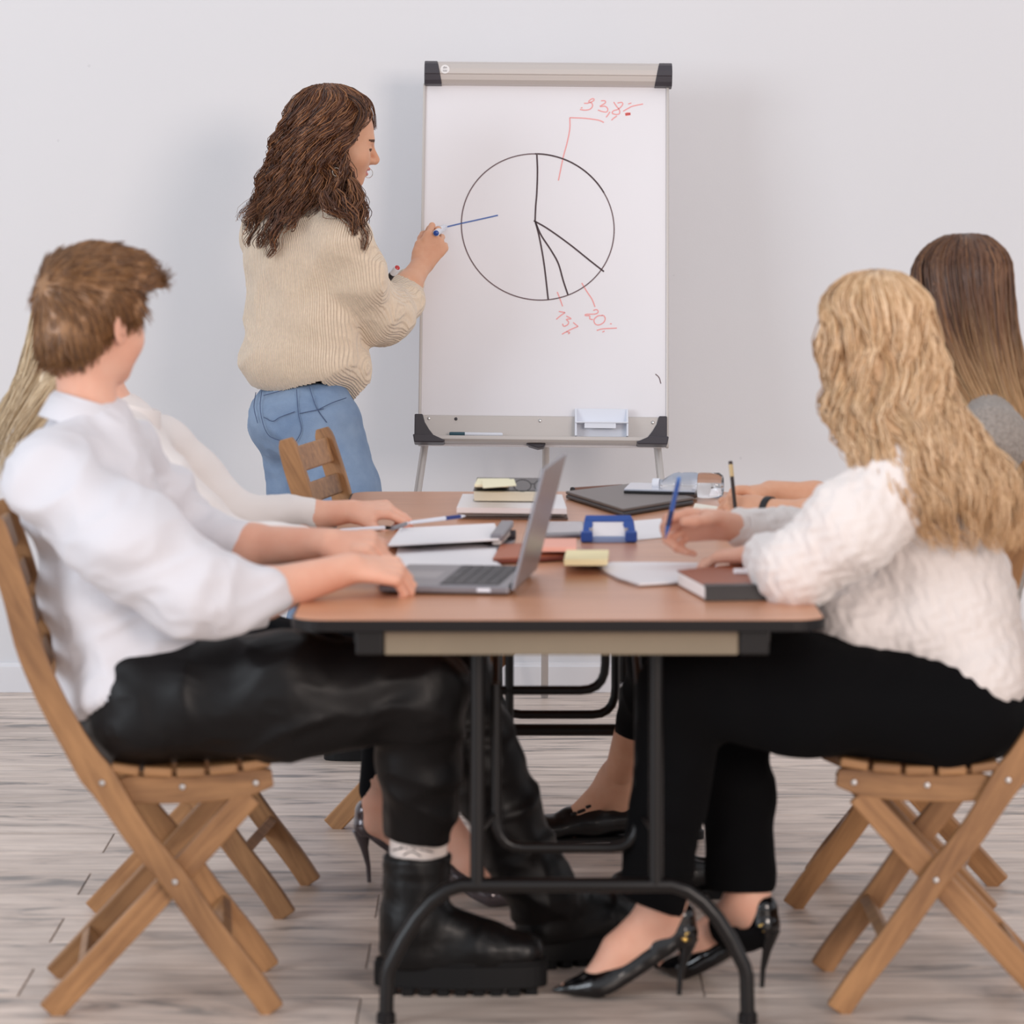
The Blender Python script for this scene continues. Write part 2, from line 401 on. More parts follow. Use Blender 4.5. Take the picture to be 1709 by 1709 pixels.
for x in (-.255, .435):
    MB().box((x, 7.29, TZ - .034), (.022, 2.28, .030)).build('side_rail', M_steel, tb, bevel=.003)
def arc(p0, c, p1, n=6):
    p0, c, p1 = map(lambda v: np.array(v, float), (p0, c, p1)); return [((1 - t) ** 2) * p0 + 2 * t * (1 - t) * c + t * t * p1 for t in np.linspace(0, 1, n)]
for (Y, dy) in ((6.30, 1), (8.04, -1)):
    XL, XR, r = -.056, .257, .0135
    for x in (XL, XR): MB().tube([(x, Y, TZ - .03), (x, Y, .245)], r).build('leg', M_steel, tb, smooth=True)
    pts = [(-.216, Y, 0), (-.214, Y, .085)] + arc((-.210, Y, .10), (-.150, Y, .232), (-.085, Y, .243)) + arc((.285, Y, .243), (.355, Y, .232), (.412, Y, .10)) + [(.416, Y, .085), (.418, Y, 0)]
    MB().tube(pts, .0135).build('foot_frame', M_steel, tb, smooth=True)
    for x in (-.216, .418): MB().lathe([(.013, 0), (.017, .0), (.017, .018), (.0135, .022)], (np.eye(3), (x, Y, 0)), 14).build('rubber_foot', M_edge, tb, smooth=True)
    MB().tube([(XL, Y, TZ - .035), (XR, Y, TZ - .035)], .012).build('hinge_tube', M_steel, tb, smooth=True)
    # folding brace: a U of thinner tube
    Yb = Y + .15 * dy; x0, x1 = (-.024, .233); zb = .28 if dy > 0 else .30
    pts = [(x0, Yb, .575)] + arc((x0, Yb, zb + .06), (x0, Yb, zb), (x0 + .05, Yb, zb)) + arc((x1 - .05, Yb, zb), (x1, Yb, zb), (x1, Yb, zb + .06)) + [(x1, Yb, .575)]
    MB().tube(pts, .0098).build('folding_brace', M_steel, tb, smooth=True)
    for x in (x0, x1):
        MB().tube([(x, Yb, .565), (x, Y + .6 * dy, TZ - .04)], .007).build('brace_link', M_steel, tb, smooth=True)
        MB().tube([(x - .004 * (1 if x < 0 else -1), Yb, zb + .06), (XL if x < 0 else XR, Y, zb + .05)], .005).build('brace_pin', M_steel, tb, smooth=True)
Y = 7.3; x0, x1, zb = 0., .195, .439
pts = [(x0, Y, TZ - .02), (x0, Y, .372)]
MB().tube(pts, .0095).build('centre_post', M_steel, tb, smooth=True)
MB().tube([(x0 - .03, Y, zb), (x1 - .06, Y, zb)] + arc((x1 - .05, Y, zb), (x1, Y, zb), (x1, Y, zb + .055)) + [(x1, Y, TZ - .02)], .0095).build('centre_brace', M_steel, tb, smooth=True)

# ================================================================ flipchart
M_board = mat('whiteboard_enamel', (236, 233, 236), .22, spec=.35, var=(1.5, .015))
M_alu = mat('brushed_aluminium', (196, 190, 186), .38, metal=.35, var=(60, .04, (1, 60, 60)))
M_pl = mat('champagne_clamp', (203, 194, 188), .35, metal=.25, coat=.15)
M_cap = mat('dark_grey_plastic', (62, 58, 64), .42)
M_wpl = mat('white_plastic', (226, 229, 238), .35)
Pb = at(905, 745, 9.74); Pt = at(915, 110, 9.95)
up = Pt - Pb; up /= np.linalg.norm(up)
xr = at(1111, 745, 9.74) - at(692, 741, 9.74); xr /= np.linalg.norm(xr); up = up - xr * up.dot(xr); up /= np.linalg.norm(up)
nb = np.cross(xr, up); 
if nb[1] > 0: nb = -nb                       # board normal, towards the camera
RB = np.stack([xr, -nb, up], 1)              # local x right, y away from the viewer, z up
def onboard(px, py, d=0.):
    ray = at(px, py, 1.) - np.array([0, 0, H]); o0 = np.array([0, 0, H])
    t = (Pb + nb * d - o0).dot(nb) / ray.dot(nb); return o0 + ray * t
def bl(p): return RB.T @ (np.array(p) - Pb)   # board-local
fc = empty('flipchart', (Pb[0], 9.9, 0)); tag(fc, 'white flipchart easel with grey clamp bar and a hand-drawn pie chart', 'flipchart')
fc['_base'] = [float(Pb[0]), 9.9, 0]
def on_board(name, mb, m, parent=fc, **k):
    mb.V = [tuple(RB @ np.array(v) + Pb) for v in mb.V]; return mb.build(name, m, parent, **k)
c = [bl(onboard(*q)) for q in ((712, 145), (1118, 148), (1110, 697), (697, 693))]
x0 = (c[0][0] + c[3][0]) / 2; x1 = (c[1][0] + c[2][0]) / 2; zt = c[0][2] + .01; zb = .0
on_board('board', MB().box(((x0 + x1) / 2, .012, (zt + zb) / 2), (x1 - x0 - .006, .018, zt - zb)), M_board, bevel=.002)
for x in (x0, x1): on_board('side_strip', MB().box((x, .010, (zt + zb) / 2), (.008, .026, zt - zb)), M_alu, bevel=.002)
q0 = bl(onboard(709, 105)); q1 = bl(onboard(1121, 146)); zc0, zc1 = q1[2], q0[2]
# rounded clamp bar with end caps
hh = (zc1 - zc0); prof = [(.015, zc0), (-.022, zc0), (-.032, zc0 + .15 * hh), (-.036, zc0 + .33 * hh), (-.036, zc0 + .36 * hh), (-.040, zc0 + .40 * hh), (-.040, zc0 + .62 * hh), (-.032, zc0 + .85 * hh), (-.018, zc1), (.015, zc1)]
on_board('clamp_bar', MB().prism(prof, 'x', q0[0] + .02, q1[0] - .02), M_pl, bevel=.002)
prof2 = [(y * 1.08, zc0 - .002 + (z - zc0) * 1.05) for y, z in prof]
for (a, b_, s) in ((q0[0], q0[0] + .036, 1), (q1[0] - .036, q1[0], -1)):
    mb = MB(); n = len(prof2); V = []
    for (x, sl) in ((a if s > 0 else b_, 0), (b_ if s > 0 else a, 1)):
        for (y, z) in prof2: V.append((x + (s * .012 * (1 - (z - zc0) / hh) if sl else 0), y, z))
    mb.add(V, [tuple(range(n)), tuple(range(2 * n - 1, n - 1, -1))] + [(i, i + n, (i + 1) % n + n, (i + 1) % n) for i in range(n)])
    on_board('end_cap', mb, M_cap, bevel=.002)
# round maker's badge on the bar
badge = on_board('badge', MB().lathe([(0, 0), (.0125, 0), (.0125, .0012), (0, .0014)], (frame((0, -1, 0)), (q0[0] + .057, -.0395, zc0 + .58 * hh)), 20), mat('badge_white', (232, 228, 226), .5), smooth=True)
gi = MB(); cx, cz = q0[0] + .057, zc0 + .58 * hh
for (u0, v0, u1, v1) in ((-.005, .003, -.002, .007), (-.002, .007, .001, .004), (-.005, .003, .001, .0025), (.002, .003, .005, .004), (.002, .006, .005, .004), (-.006, -.003, -.002, -.003), (-.001, -.003, .002, -.003), (.003, -.003, .006, -.003), (-.005, -.006, .005, -.006)):
    gi.tube([(cx + u0, -.0412, cz + v0), (cx + u1, -.0412, cz + v1)], .00055, 5)
on_board('badge_print', gi, mat('badge_ink', (120, 116, 120), .6), parent=badge)
# pen tray
t0 = bl(onboard(694, 691)); t1 = bl(onboard(1111, 745)); ztr = bl(onboard(900, 695))[2]; zbt = bl(onboard(900, 737))[2]
on_board('tray_back', MB().box(((t0[0] + t1[0]) / 2, -.004, (ztr + zbt) / 2), (t1[0] - t0[0] - .03, .012, ztr - zbt)), M_alu, bevel=.002)
on_board('tray', MB().prism([(.004, zbt + .004), (.004, zbt - .008), (-.050, zbt - .008), (-.056, zbt - .002), (-.056, zbt + .008), (-.052, zbt + .008), (-.050, zbt - .002), (-.002, zbt + .002)], 'x', t0[0] + .03, t1[0] - .03), M_alu, bevel=.001)
for s, xe in ((1, t0[0]), (-1, t1[0])):
    poly = [(0, ztr + .002), (.022, ztr + .002), (.028, ztr - .02), (.040, ztr - .04), (.058, zbt + .006), (.075, zbt - .010), (0, zbt - .010)]
    poly = [(xe + s * (x - .003), z) for x, z in poly]
    on_board('corner_cap', MB().prism(poly, 'y', -.018, .012), M_cap, bevel=.003)
    low = [(xe + s * (x - .006), z) for x, z in [(0, zbt + .010), (.052, zbt + .010), (.088, zbt - .006), (.083, zbt - .012), (.004, zbt - .012)]]
    on_board('corner_foot', MB().prism(low, 'y', -.062, .004), M_cap, bevel=.003)
for (px, py) in ((716, 699), (761, 700), (901, 703), (1089, 706)):
    p = bl(onboard(px, py)); on_board('screw', MB().lathe([(0, 0), (.0045, 0), (.0045, .0015), (.003, .004), (0, .0045)], (frame((0, -1, 0)), (p[0], -.010, p[2])), 12), M_bolt if px != 761 else M_cap, smooth=True)
# eraser / marker box on the tray
h0 = bl(onboard(959, 683)); h1 = bl(onboard(1048, 733)); hz = h0[2]; lz = h1[2] + .002
holder = on_board('marker_holder', MB().box(((h0[0] + h1[0]) / 2, -.014, (hz + lz) / 2), (h1[0] - h0[0], .008, hz - lz)), M_wpl, bevel=.003)
for x in (h0[0] + .003, h1[0] - .003): on_board('holder_side', MB().prism([(-.016, lz), (-.050, lz), (-.050, lz + .03), (-.022, hz), (-.016, hz)], 'x', x - .0025, x + .0025), M_wpl, parent=holder, bevel=.001)
on_board('holder_shelf', MB().box(((h0[0] + h1[0]) / 2, -.034, (hz + lz) / 2 - .002), (h1[0] - h0[0] - .002, .034, .004)), M_wpl, parent=holder, bevel=.001)
on_board('holder_bar', MB().box(((h0[0] + h1[0]) / 2 - .004, -.045, (hz + lz) / 2 - .010), (.085, .006, .016)), M_wpl, parent=holder, bevel=.001)
# legs and head under the tray
on_board('tray_hub', MB().prism([(-.045, zbt - .008), (.010, zbt - .008), (.004, zbt - .018), (-.012, zbt - .021), (-.036, zbt - .014)], 'y', -.03, .02), M_cap, bevel=.003)
lt = at(709, 742, 9.76); l1 = at(697, 822, 9.71); d = (l1 - lt) / (lt[2] - l1[2]); MB().tube([lt, lt + d * lt[2]], .0105, 14).build('leg', M_alu, fc, smooth=True)
rt = at(1097, 744, 9.76); r1 = at(1105, 820, 9.71); d = (r1 - rt) / (rt[2] - r1[2]); MB().tube([rt, rt + d * rt[2]], .0105, 14).build('leg', M_alu, fc, smooth=True)
MB().tube([at(911, 742, 9.88), (at(910, 900, 10.0)[0], 10.18, 0)], .0105, 14).build('leg', M_alu, fc, smooth=True)
# ink
M_blk = mat('black_marker_ink', (78, 62, 66), .6); M_thin = mat('worn_black_ink', (116, 98, 101), .6); M_red = mat('faded_red_ink', (240, 168, 166), .6); M_red2 = mat('red_ink', (238, 120, 116), .6); M_blue = mat('blue_ink', (92, 118, 176), .6)
def ribbon(name, strokes, wpx, m, group_n=12):
    for st in strokes:
        mb = MB()
        P = cspline([onboard(x, y, .0005) if False else (x, y) for x, y in st], max(2, group_n if len(st) > 2 else 2))
        P3 = [bl(onboard(x, y)) for x, y in P]; P3 = np.array(P3); T = np.gradient(P3, axis=0); T /= (np.linalg.norm(T, axis=1)[:, None] + 1e-9)
        N = np.stack([-T[:, 2], 0 * T[:, 0], T[:, 0]], 1) * (wpx / 612 / 2)
        n = len(P3); yb = .0022
        V = [(*(p + q)[[0]], yb, (p + q)[2]) for p, q in zip(P3, N)] + [((p - q)[0], yb, (p - q)[2]) for p, q in zip(P3, N)]
        V += [(v[0], yb + .0012, v[2]) for v in V]
        Fc = []
        for i in range(n - 1): Fc += [(i, i + 1, n + i + 1, n + i), (i, 2 * n + i, 2 * n + i + 1, i + 1), (n + i, n + i + 1, 3 * n + i + 1, 3 * n + i)]
        mb.add(V, Fc); on_board(name, mb, m)
ELL = lambda a0, a1, n=24: [(897.5 + 127.5 * math.cos(R_(a)) , 378.5 - 122 * math.sin(R_(a)) + 4.5 * math.cos(R_(a))) for a in np.linspace(a0, a1, n)]
ribbon('drawn_line', [ELL(92, 30)], 2.6, M_blk, 40); ribbon('drawn_line', [ELL(30, -270, 60)], 2.0, M_thin, 120)
ribbon('drawn_line', [[(896, 258), (897, 285), (896, 320), (894, 345), (893, 369)], [(891, 368), (915, 382), (950, 407), (985, 435), (1008, 453)], [(893, 368), (900, 395), (908, 440), (915, 500)],
         [(893, 369), (903, 392), (920, 418), (932, 440), (940, 468), (948, 492)]], 2.7, M_blk, 24)
ribbon('drawn_line', [[(743, 379), (768, 373), (800, 366), (831, 359)]], 2.4, M_blue)
ribbon('drawn_line', [[(951, 196), (951, 215), (946, 240), (940, 262), (932, 301)], [(951, 196), (975, 197), (998, 200), (1008, 204)],
         [(930, 487), (934, 497), (939, 511)], [(971, 472), (980, 487), (988, 499), (993, 512)]], 2.0, M_red)
q = lambda L, s=.1053, ox=940, oy=140: [(ox + x * s, oy + y * s) for x, y in L]
ribbon('handwriting', [q(s_) for s_ in ([(330, 305), (400, 300), (480, 265), (485, 235), (450, 235), (400, 280), (450, 300), (465, 350), (420, 400), (340, 412), (265, 402)],
         [(600, 265), (660, 265), (665, 300), (580, 355), (660, 350), (705, 390), (690, 440), (620, 435), (550, 410)],
         [(740, 440), (715, 480), (680, 525)], [(800, 285), (840, 345), (890, 410), (890, 470), (830, 480), (775, 460), (800, 420), (870, 400), (940, 330), (930, 290), (860, 300)],
         [(950, 430), (1020, 390), (1100, 350), (1265, 315)], [(1030, 315), (1080, 300)], [(850, 505), (800, 540), (765, 572)], [(280, 378), (305, 374)])], 1.9, M_red, 26)
ribbon('handwriting', [q([(985, 478), (1020, 468), (1065, 470)]), q([(985, 486), (1030, 480), (1065, 474)])], 3.8, M_red2)
q2 = lambda L: q(L, .10533, 880, 440)
ribbon('handwriting', [q2(s_) for s_ in ([(500, 755), (600, 772)], [(600, 772), (530, 820), (460, 880)], [(620, 828), (695, 870), (620, 880), (655, 920), (640, 965), (580, 990), (560, 950)],
         [(728, 930), (805, 992)], [(805, 992), (690, 1040), (550, 1115)], [(620, 1075), (670, 1090), (650, 1112)],
         [(1045, 740), (1100, 725), (1125, 760), (1080, 795), (930, 800), (925, 822), (990, 825), (990, 870), (1040, 885)],
         [(1190, 820), (1120, 825), (1060, 880), (1070, 945), (1130, 970), (1210, 930), (1235, 870), (1215, 825), (1180, 815)],
         [(1310, 950), (1340, 952)], [(1100, 1055), (1200, 1030), (1420, 1018)], [(1190, 1080), (1225, 1066)])], 1.9, M_red, 24)
ribbon('drawn_line', [[(1094, 624), (1100, 630), (1103, 640)]], 1.6, M_thin)
# marker lying in the tray
p0, p1 = onboard(750, 730, .032), onboard(839, 731, .032)
mk = empty('whiteboard_marker', p0); tag(mk, 'slim white marker with dark teal cap lying in the flipchart tray', 'marker'); mk['_base'] = list(map(float, p0))
ax = (p1 - p0) / np.linalg.norm(p1 - p0); Lm = np.linalg.norm(p1 - p0)
MB().lathe([(0, Lm * .28), (.0055, Lm * .28), (.0055, Lm * .97), (.004, Lm), (0, Lm)], (frame(ax), p0 + (0, 0, .009)), 12).build('barrel', M_wpl, mk, smooth=True)
MB().lathe([(0, 0), (.005, .0), (.006, .004), (.006, Lm * .29), (0, Lm * .29)], (frame(ax), p0 + (0, 0, .009)), 12).build('cap', mat('teal_cap', (48, 82, 96), .4), mk, smooth=True)
# ================================================================ implicit surfaces for figures and clothing
def norm(v): v = np.array(v, float); return v / np.linalg.norm(v)
def sm(a, b, k):
    if k <= 0: return np.minimum(a, b)
    h = np.clip(.5 + .5 * (b - a) / k, 0, 1)
    return b * (1 - h) + a * h - k * h * (1 - h)

class Field:
    def __init__(s, k=.02): s.ops = []; s.k = k; s.planes = []
    def cap(s, a, b, r1, r2=None, k=None, n=None, fl=1., sub=False):
        a = np.array(a, float); b = np.array(b, float); r2 = r1 if r2 is None else r2; ba = b - a; L = ba.dot(ba) + 1e-12
        if n is not None: n = np.array(n, float); n /= np.linalg.norm(n)
        def fn(X, Y, Z):
            px, py, pz = X - a[0], Y - a[1], Z - a[2]
            t = np.clip((px * ba[0] + py * ba[1] + pz * ba[2]) / L, 0, 1)
            qx, qy, qz = px - ba[0] * t, py - ba[1] * t, pz - ba[2] * t
            r = r1 + (r2 - r1) * t
            if n is None: return np.sqrt(qx * qx + qy * qy + qz * qz) - r
            qn = (qx * n[0] + qy * n[1] + qz * n[2]); e = 1 / fl - 1
            qx, qy, qz = qx + e * qn * n[0], qy + e * qn * n[1], qz + e * qn * n[2]
            return (np.sqrt(qx * qx + qy * qy + qz * qz) - r) * min(1, fl)
        R = max(r1, r2) * max(1, fl)
        s.ops.append((np.minimum(a, b) - R, np.maximum(a, b) + R, fn, s.k if k is None else k, sub)); return s
    def chain(s, pts, rs, k=None, **kw):
        for i in range(len(pts) - 1): s.cap(pts[i], pts[i + 1], rs[i], rs[i + 1], k, **kw)
        return s
    def ell(s, c, r, R=None, k=None, sub=False):
        c = np.array(c, float); r = np.array(r, float); Rm = np.eye(3) if R is None else np.array(R, float)
        def fn(X, Y, Z):
            px, py, pz = X - c[0], Y - c[1], Z - c[2]
            l = [px * Rm[0, i] + py * Rm[1, i] + pz * Rm[2, i] for i in range(3)]
            k0 = np.sqrt(sum((l[i] / r[i]) ** 2 for i in range(3))); k1 = np.sqrt(sum((l[i] / r[i] ** 2) ** 2 for i in range(3))) + 1e-9
            return k0 * (k0 - 1) / k1
        e = np.sqrt(((Rm * r) ** 2).sum(1))
        s.ops.append((c - e, c + e, fn, s.k if k is None else k, sub)); return s
    def hem(s, p, n, rad=.12):
        """removes, within a ball, everything on the side the normal points to"""
        p = np.array(p, float); n = norm(n)
        def fn(X, Y, Z):
            a, b, c = X - p[0], Y - p[1], Z - p[2]
            return np.maximum(-(a * n[0] + b * n[1] + c * n[2]), np.sqrt(a * a + b * b + c * c) - rad)
        s.ops.append((p - rad, p + rad, fn, .002, True)); return s
    def cut(s, p, n):
        """keep the side the normal points away from"""
        n = np.array(n, float); s.planes.append((np.array(p, float), n / np.linalg.norm(n))); return s
    def mesh(s, h, warp=None):
        lo = np.min([o[0] for o in s.ops if not o[4]], 0) - 3 * h; hi = np.max([o[1] for o in s.ops if not o[4]], 0) + 3 * h
        n = np.ceil((hi - lo) / h).astype(int) + 1
        ax = [lo[i] + h * np.arange(n[i]) for i in range(3)]
        D = np.full(n, .5, np.float32)
        for (a, b, fn, k, sub) in s.ops:
            m = k + 2.5 * h
            i0 = np.clip(np.floor((a - m - lo) / h).astype(int), 0, n); i1 = np.clip(np.ceil((b + m - lo) / h).astype(int) + 1, 0, n)
            if (i1 <= i0).any(): continue
            sl = tuple(slice(i0[i], i1[i]) for i in range(3))
            d = fn(ax[0][sl[0]][:, None, None], ax[1][sl[1]][None, :, None], ax[2][sl[2]][None, None, :])
            D[sl] = -sm(-D[sl], d, k) if sub else sm(D[sl], d, k)
        for (p, nn) in s.planes:
            d = (ax[0][:, None, None] - p[0]) * nn[0] + (ax[1][None, :, None] - p[1]) * nn[1] + (ax[2][None, None, :] - p[2]) * nn[2]
            D = np.maximum(D, d)
        return nets(D, lo, h)

def nets(D, o, h):
    S = D < 0
    c8 = [(i, j, k) for i in (0, 1) for j in (0, 1) for k in (0, 1)]
    nx, ny, nz = D.shape
    v8 = lambda A, c: A[c[0]:nx - 1 + c[0], c[1]:ny - 1 + c[1], c[2]:nz - 1 + c[2]]
    cnt = sum(v8(S, c).astype(np.int8) for c in c8)
    act = (cnt > 0) & (cnt < 8)
    I = np.argwhere(act); idx = np.full(act.shape, -1, np.int64); idx[act] = np.arange(len(I))
    val = np.stack([v8(D, c)[act] for c in c8], 1).astype(float); cc = np.array(c8, float)
    acc = np.zeros((len(I), 3)); m = np.zeros(len(I))
    for a in range(8):
        for b in range(a + 1, 8):
            if abs(cc[a] - cc[b]).sum() != 1: continue
            va, vb = val[:, a], val[:, b]; q = (va < 0) != (vb < 0)
            t = np.where(q, va / np.where(q, va - vb, 1), 0)[:, None]
            acc += np.where(q[:, None], cc[a] + t * (cc[b] - cc[a]), 0); m += q
    V = (I + acc / m[:, None]) * h + o
    Fs = []
    for ax in range(3):
        u, w = (ax + 1) % 3, (ax + 2) % 3
        A = [slice(None)] * 3; B = [slice(None)] * 3; A[ax] = slice(0, -1); B[ax] = slice(1, None)
        q = S[tuple(A)] != S[tuple(B)]; P = np.argwhere(q)
        P = P[(P[:, u] > 0) & (P[:, w] > 0) & (P[:, u] < D.shape[u] - 1) & (P[:, w] < D.shape[w] - 1)]
        inside = S[tuple(P.T)]
        def g(du, dw):
            Q = P.copy(); Q[:, u] += du; Q[:, w] += dw; return idx[tuple(Q.T)]
        quad = np.stack([g(-1, -1), g(0, -1), g(0, 0), g(-1, 0)], 1)
        quad[~inside] = quad[~inside][:, ::-1]
        Fs.append(quad)
    return V, np.vstack(Fs)

def vnoise(P, seed=0):
    P = np.asarray(P, float); I = np.floor(P).astype(np.int64); f = P - I; f = f * f * (3 - 2 * f)
    def hsh(i, j, k):
        n = (i * 374761393 + j * 668265263 + k * 2147483647 + seed * 974711) & 0xffffffff
        n = ((n ^ (n >> 13)) * 1274126177) & 0xffffffff; return ((n ^ (n >> 16)) & 0xffff) / 65535.
    out = 0
    for a in (0, 1):
        for b in (0, 1):
            for c in (0, 1):
                w = (f[:, 0] if a else 1 - f[:, 0]) * (f[:, 1] if b else 1 - f[:, 1]) * (f[:, 2] if c else 1 - f[:, 2])
                out = out + w * hsh(I[:, 0] + a, I[:, 1] + b, I[:, 2] + c)
    return out
def fbm(P, seed=0, o=3): return sum(vnoise(P * 2 ** i, seed + i) * .5 ** i for i in range(o)) / (2 - .5 ** (o - 1))
def ridge(P, seed=0): return 1 - abs(2 * vnoise(P, seed) - 1)

def vnormals(V, Fq):
    n = np.cross(V[Fq[:, 2]] - V[Fq[:, 0]], V[Fq[:, 3]] - V[Fq[:, 1]]); N = np.zeros_like(V)
    for i in range(4): np.add.at(N, Fq[:, i], n)
    return N / (np.linalg.norm(N, axis=1)[:, None] + 1e-12)

def relax(V, Fq, it=2, lam=.5):
    E = np.vstack([Fq[:, [0, 1]], Fq[:, [1, 2]], Fq[:, [2, 3]], Fq[:, [3, 0]]])
    deg = np.bincount(E.ravel(), minlength=len(V))[:, None] + 1e-9
    for _ in range(it):
        A = np.stack([np.bincount(E[:, 0], V[E[:, 1], c], len(V)) + np.bincount(E[:, 1], V[E[:, 0], c], len(V)) for c in range(3)], 1)
        V = V * (1 - lam) + lam * A / deg
    return V

def folds(V, Fq, layers):
    """push cloth in and out along its normals; layers = (amplitude, scale vector, rotation or None, seed)"""
    N = vnormals(V, Fq); d = np.zeros(len(V))
    for (amp, sc, R, seed) in layers:
        Q = V if R is None else V @ np.array(R)
        w = (fbm(Q * 6, seed + 9, 2)[:, None] - .5) * .12
        d += amp * (ridge((Q + w) * np.array(sc), seed) - .5)
    return V + N * d[:, None]

def put(name, VF, m, parent=None, origin=None, mats=None, paint=None, **kw):
    V, Fq = VF; midx = None
    if paint:
        cen = V[Fq].mean(1); midx = np.zeros(len(Fq), np.int32)
        for (c, R, r, mi) in paint:
            l = (cen - np.array(c)) @ np.array(R); midx[((l / np.array(r)) ** 2).sum(1) < 1] = mi
    return obj(name, V, Fq, m, parent, origin, smooth=True, mats=mats, midx=midx)

def join(*VFs):
    Vs, Fs, n = [], [], 0
    for V, Fq in VFs: Vs.append(V); Fs.append(Fq + n); n += len(V)
    return np.vstack(Vs), np.vstack(Fs)

# ---------------------------------------------------------------- head, hand, foot
def head(f, c, R, s=1., male=False):
    """adds a head (face +x, left +y, up +z; origin between the eyes' height and the ear line) to field f"""
    c = np.array(c, float); P = lambda *v: c + R @ (np.array(v) * s); S = lambda *v: np.array(v) * s
    f.ell(P(-.014, 0, .034), S(.097, .076, .086), R, .01)
    f.ell(P(.030, 0, -.022), S(.056, .058, .078), R, .03 * s)
    f.ell(P(.030, 0, -.066), S(.050, .050 if male else .045, .040), R, .03 * s)
    f.ell(P(.060, 0, -.094), S(.020, .022, .017), R, .025 * s)
    f.cap(P(.074, -.030, .020), P(.074, .030, .020), .011 * s, .011 * s, .016 * s)
    f.cap(P(.080, 0, .012), P(.106, 0, -.024), .0062 * s, .0084 * s, .011 * s); f.cap(P(.085, 0, -.034), P(.103, 0, -.031), .009 * s, .008 * s, .008 * s)
    f.ell(P(.092, .011, -.031), S(.010, .0075, .007), R, .008 * s); f.ell(P(.092, -.011, -.031), S(.010, .0075, .007), R, .008 * s)
    for y in (-1, 1):
        f.ell(P(.052, .040 * y, -.030), S(.026, .022, .024), R, .03 * s)
        f.ell(P(.0915, .032 * y, -.001), S(.013, .017, .010), R, .012 * s, sub=True)
        f.ell(P(.0715, .031 * y, -.002), S(.0130, .0135, .0120), R, .003 * s)
        Re = R @ rotz(y * R_(-12)) @ roty(R_(-12))
        f.ell(P(-.008, .078 * y, -.010), S(.019, .0065, .031), Re, .006 * s)
        f.ell(P(-.006, .085 * y, -.004), S(.010, .004, .017), Re, .003 * s, sub=True)
    f.ell(P(.083, 0, -.053), S(.013, .021, .0058), R, .005 * s)
    f.ell(P(.080, 0, -.0675), S(.013, .018, .0066), R, .005 * s)
    f.ell(P(.096, 0, -.0600), S(.011, .016, .0020), R, .002 * s, sub=True)
def head_paint(c, R, s=1.):
    c = np.array(c, float); P = lambda *v: c + R @ (np.array(v) * s)
    out = [(P(.087, 0, -.0600), R, np.array((.017, .024, .0130)) * s, 1)]
    for y in (-1, 1):
        out.append((P(.080, .033 * y, .021), R @ rotx(R_(-8 * y)), np.array((.02, .019, .0042)) * s, 2))
        out.append((P(.083, .031 * y, -.0045), R, np.array((.013, .0175, .0042)) * s, 2))
    return out
def eyes(parent, c, R, s, m_w, m_i):
    c = np.array(c, float); P = lambda *v: c + R @ (np.array(v) * s)

def hand(f, o, x, z, side, curl=(30, 35, 25), spread=6, s=1., thumb=(40, 20, 25, 20), k=.004, extra=None, point=None):
    """o wrist; x towards fingertips; z = back of hand; side=+1 left hand, -1 right hand (thumb side sign);
    curl = mcp,pip,dip degrees, or a list of four; thumb = (away, towards palm, bend1, bend2)"""
    x = np.array(x, float); x /= np.linalg.norm(x); z = np.array(z, float); z -= x * x.dot(z); z /= np.linalg.norm(z)
    y = np.cross(z, x)                  # left hand palm down: thumb points to -y of a +x hand seen from above
    ty = y * (-1 if side > 0 else 1)    # direction of the thumb
    o = np.array(o, float); W = lambda a, b, c_: o + s * (a * x + b * ty + c_ * z)
    f.cap(W(-.01, 0, 0), W(.03, .0, 0), .026 * s, .026 * s, .012 * s, n=z, fl=.62)
    for b0, b1 in ((.012, .030), (.004, .010), (-.006, -.010), (-.014, -.029)):
        f.cap(W(.005, b0, 0), W(.083 - abs(b1 - .01) * .25, b1, 0), .0155 * s, .0125 * s, .010 * s, n=z, fl=.85)
    f.cap(W(.01, .020, -.006), W(.045, .036, -.010), .017 * s, .013 * s, .012 * s)
    tips = []
    L = ((.043, .026, .020), (.047, .030, .021), (.043, .028, .020), (.034, .021, .018)); B = (.030, .010, -.010, -.029); X0 = (.083, .087, .083, .075)
    for i in range(4):
        c3 = curl[i] if hasattr(curl[0], '__len__') else [curl[0] + 3 * i, curl[1] + 2 * i, curl[2]]
        sp = R_((1.5 - i) * spread); p = W(X0[i], B[i], 0); ang = 0; r = (.0086, .0088, .0083, .0073)[i] * s
        d0 = x * math.cos(sp) + ty * math.sin(sp); pts = [p]; 
        for j in range(3):
            ang += R_(c3[j]); d = d0 * math.cos(ang) - z * math.sin(ang); p = p + d * L[i][j] * s; pts.append(p)
        f.cap(W(X0[i] - .02, B[i], .001), pts[0], r * 1.15, r * 1.15, .006 * s)
        f.chain(pts, [r * 1.12, r * 1.02, r * .93, r * .80], k)
        tips.append((pts[-1], pts[-1] - pts[-2]))
    a, t, b1, b2 = thumb
    d = x * math.cos(R_(a)) * math.cos(R_(t)) + ty * math.sin(R_(a)) * math.cos(R_(t)) - z * math.sin(R_(t)); d /= np.linalg.norm(d)
    p0 = W(.020, .028, -.006); p1 = p0 + d * .040 * s
    ax_ = np.cross(x, d); ax_ /= np.linalg.norm(ax_) + 1e-9
    def rot(v, ang): return v * math.cos(ang) + np.cross(ax_, v) * math.sin(ang) + ax_ * ax_.dot(v) * (1 - math.cos(ang))
    d1 = rot(d, -R_(b1)); p2 = p1 + d1 * .032 * s; d2 = rot(d1, -R_(b2)); p3 = p2 + d2 * .024 * s
    f.chain([p0, p1, p2, p3], [.0145 * s, .0112 * s, .0105 * s, .0086 * s], k * 1.5)
    tips.append((p3, d2))
    return tips

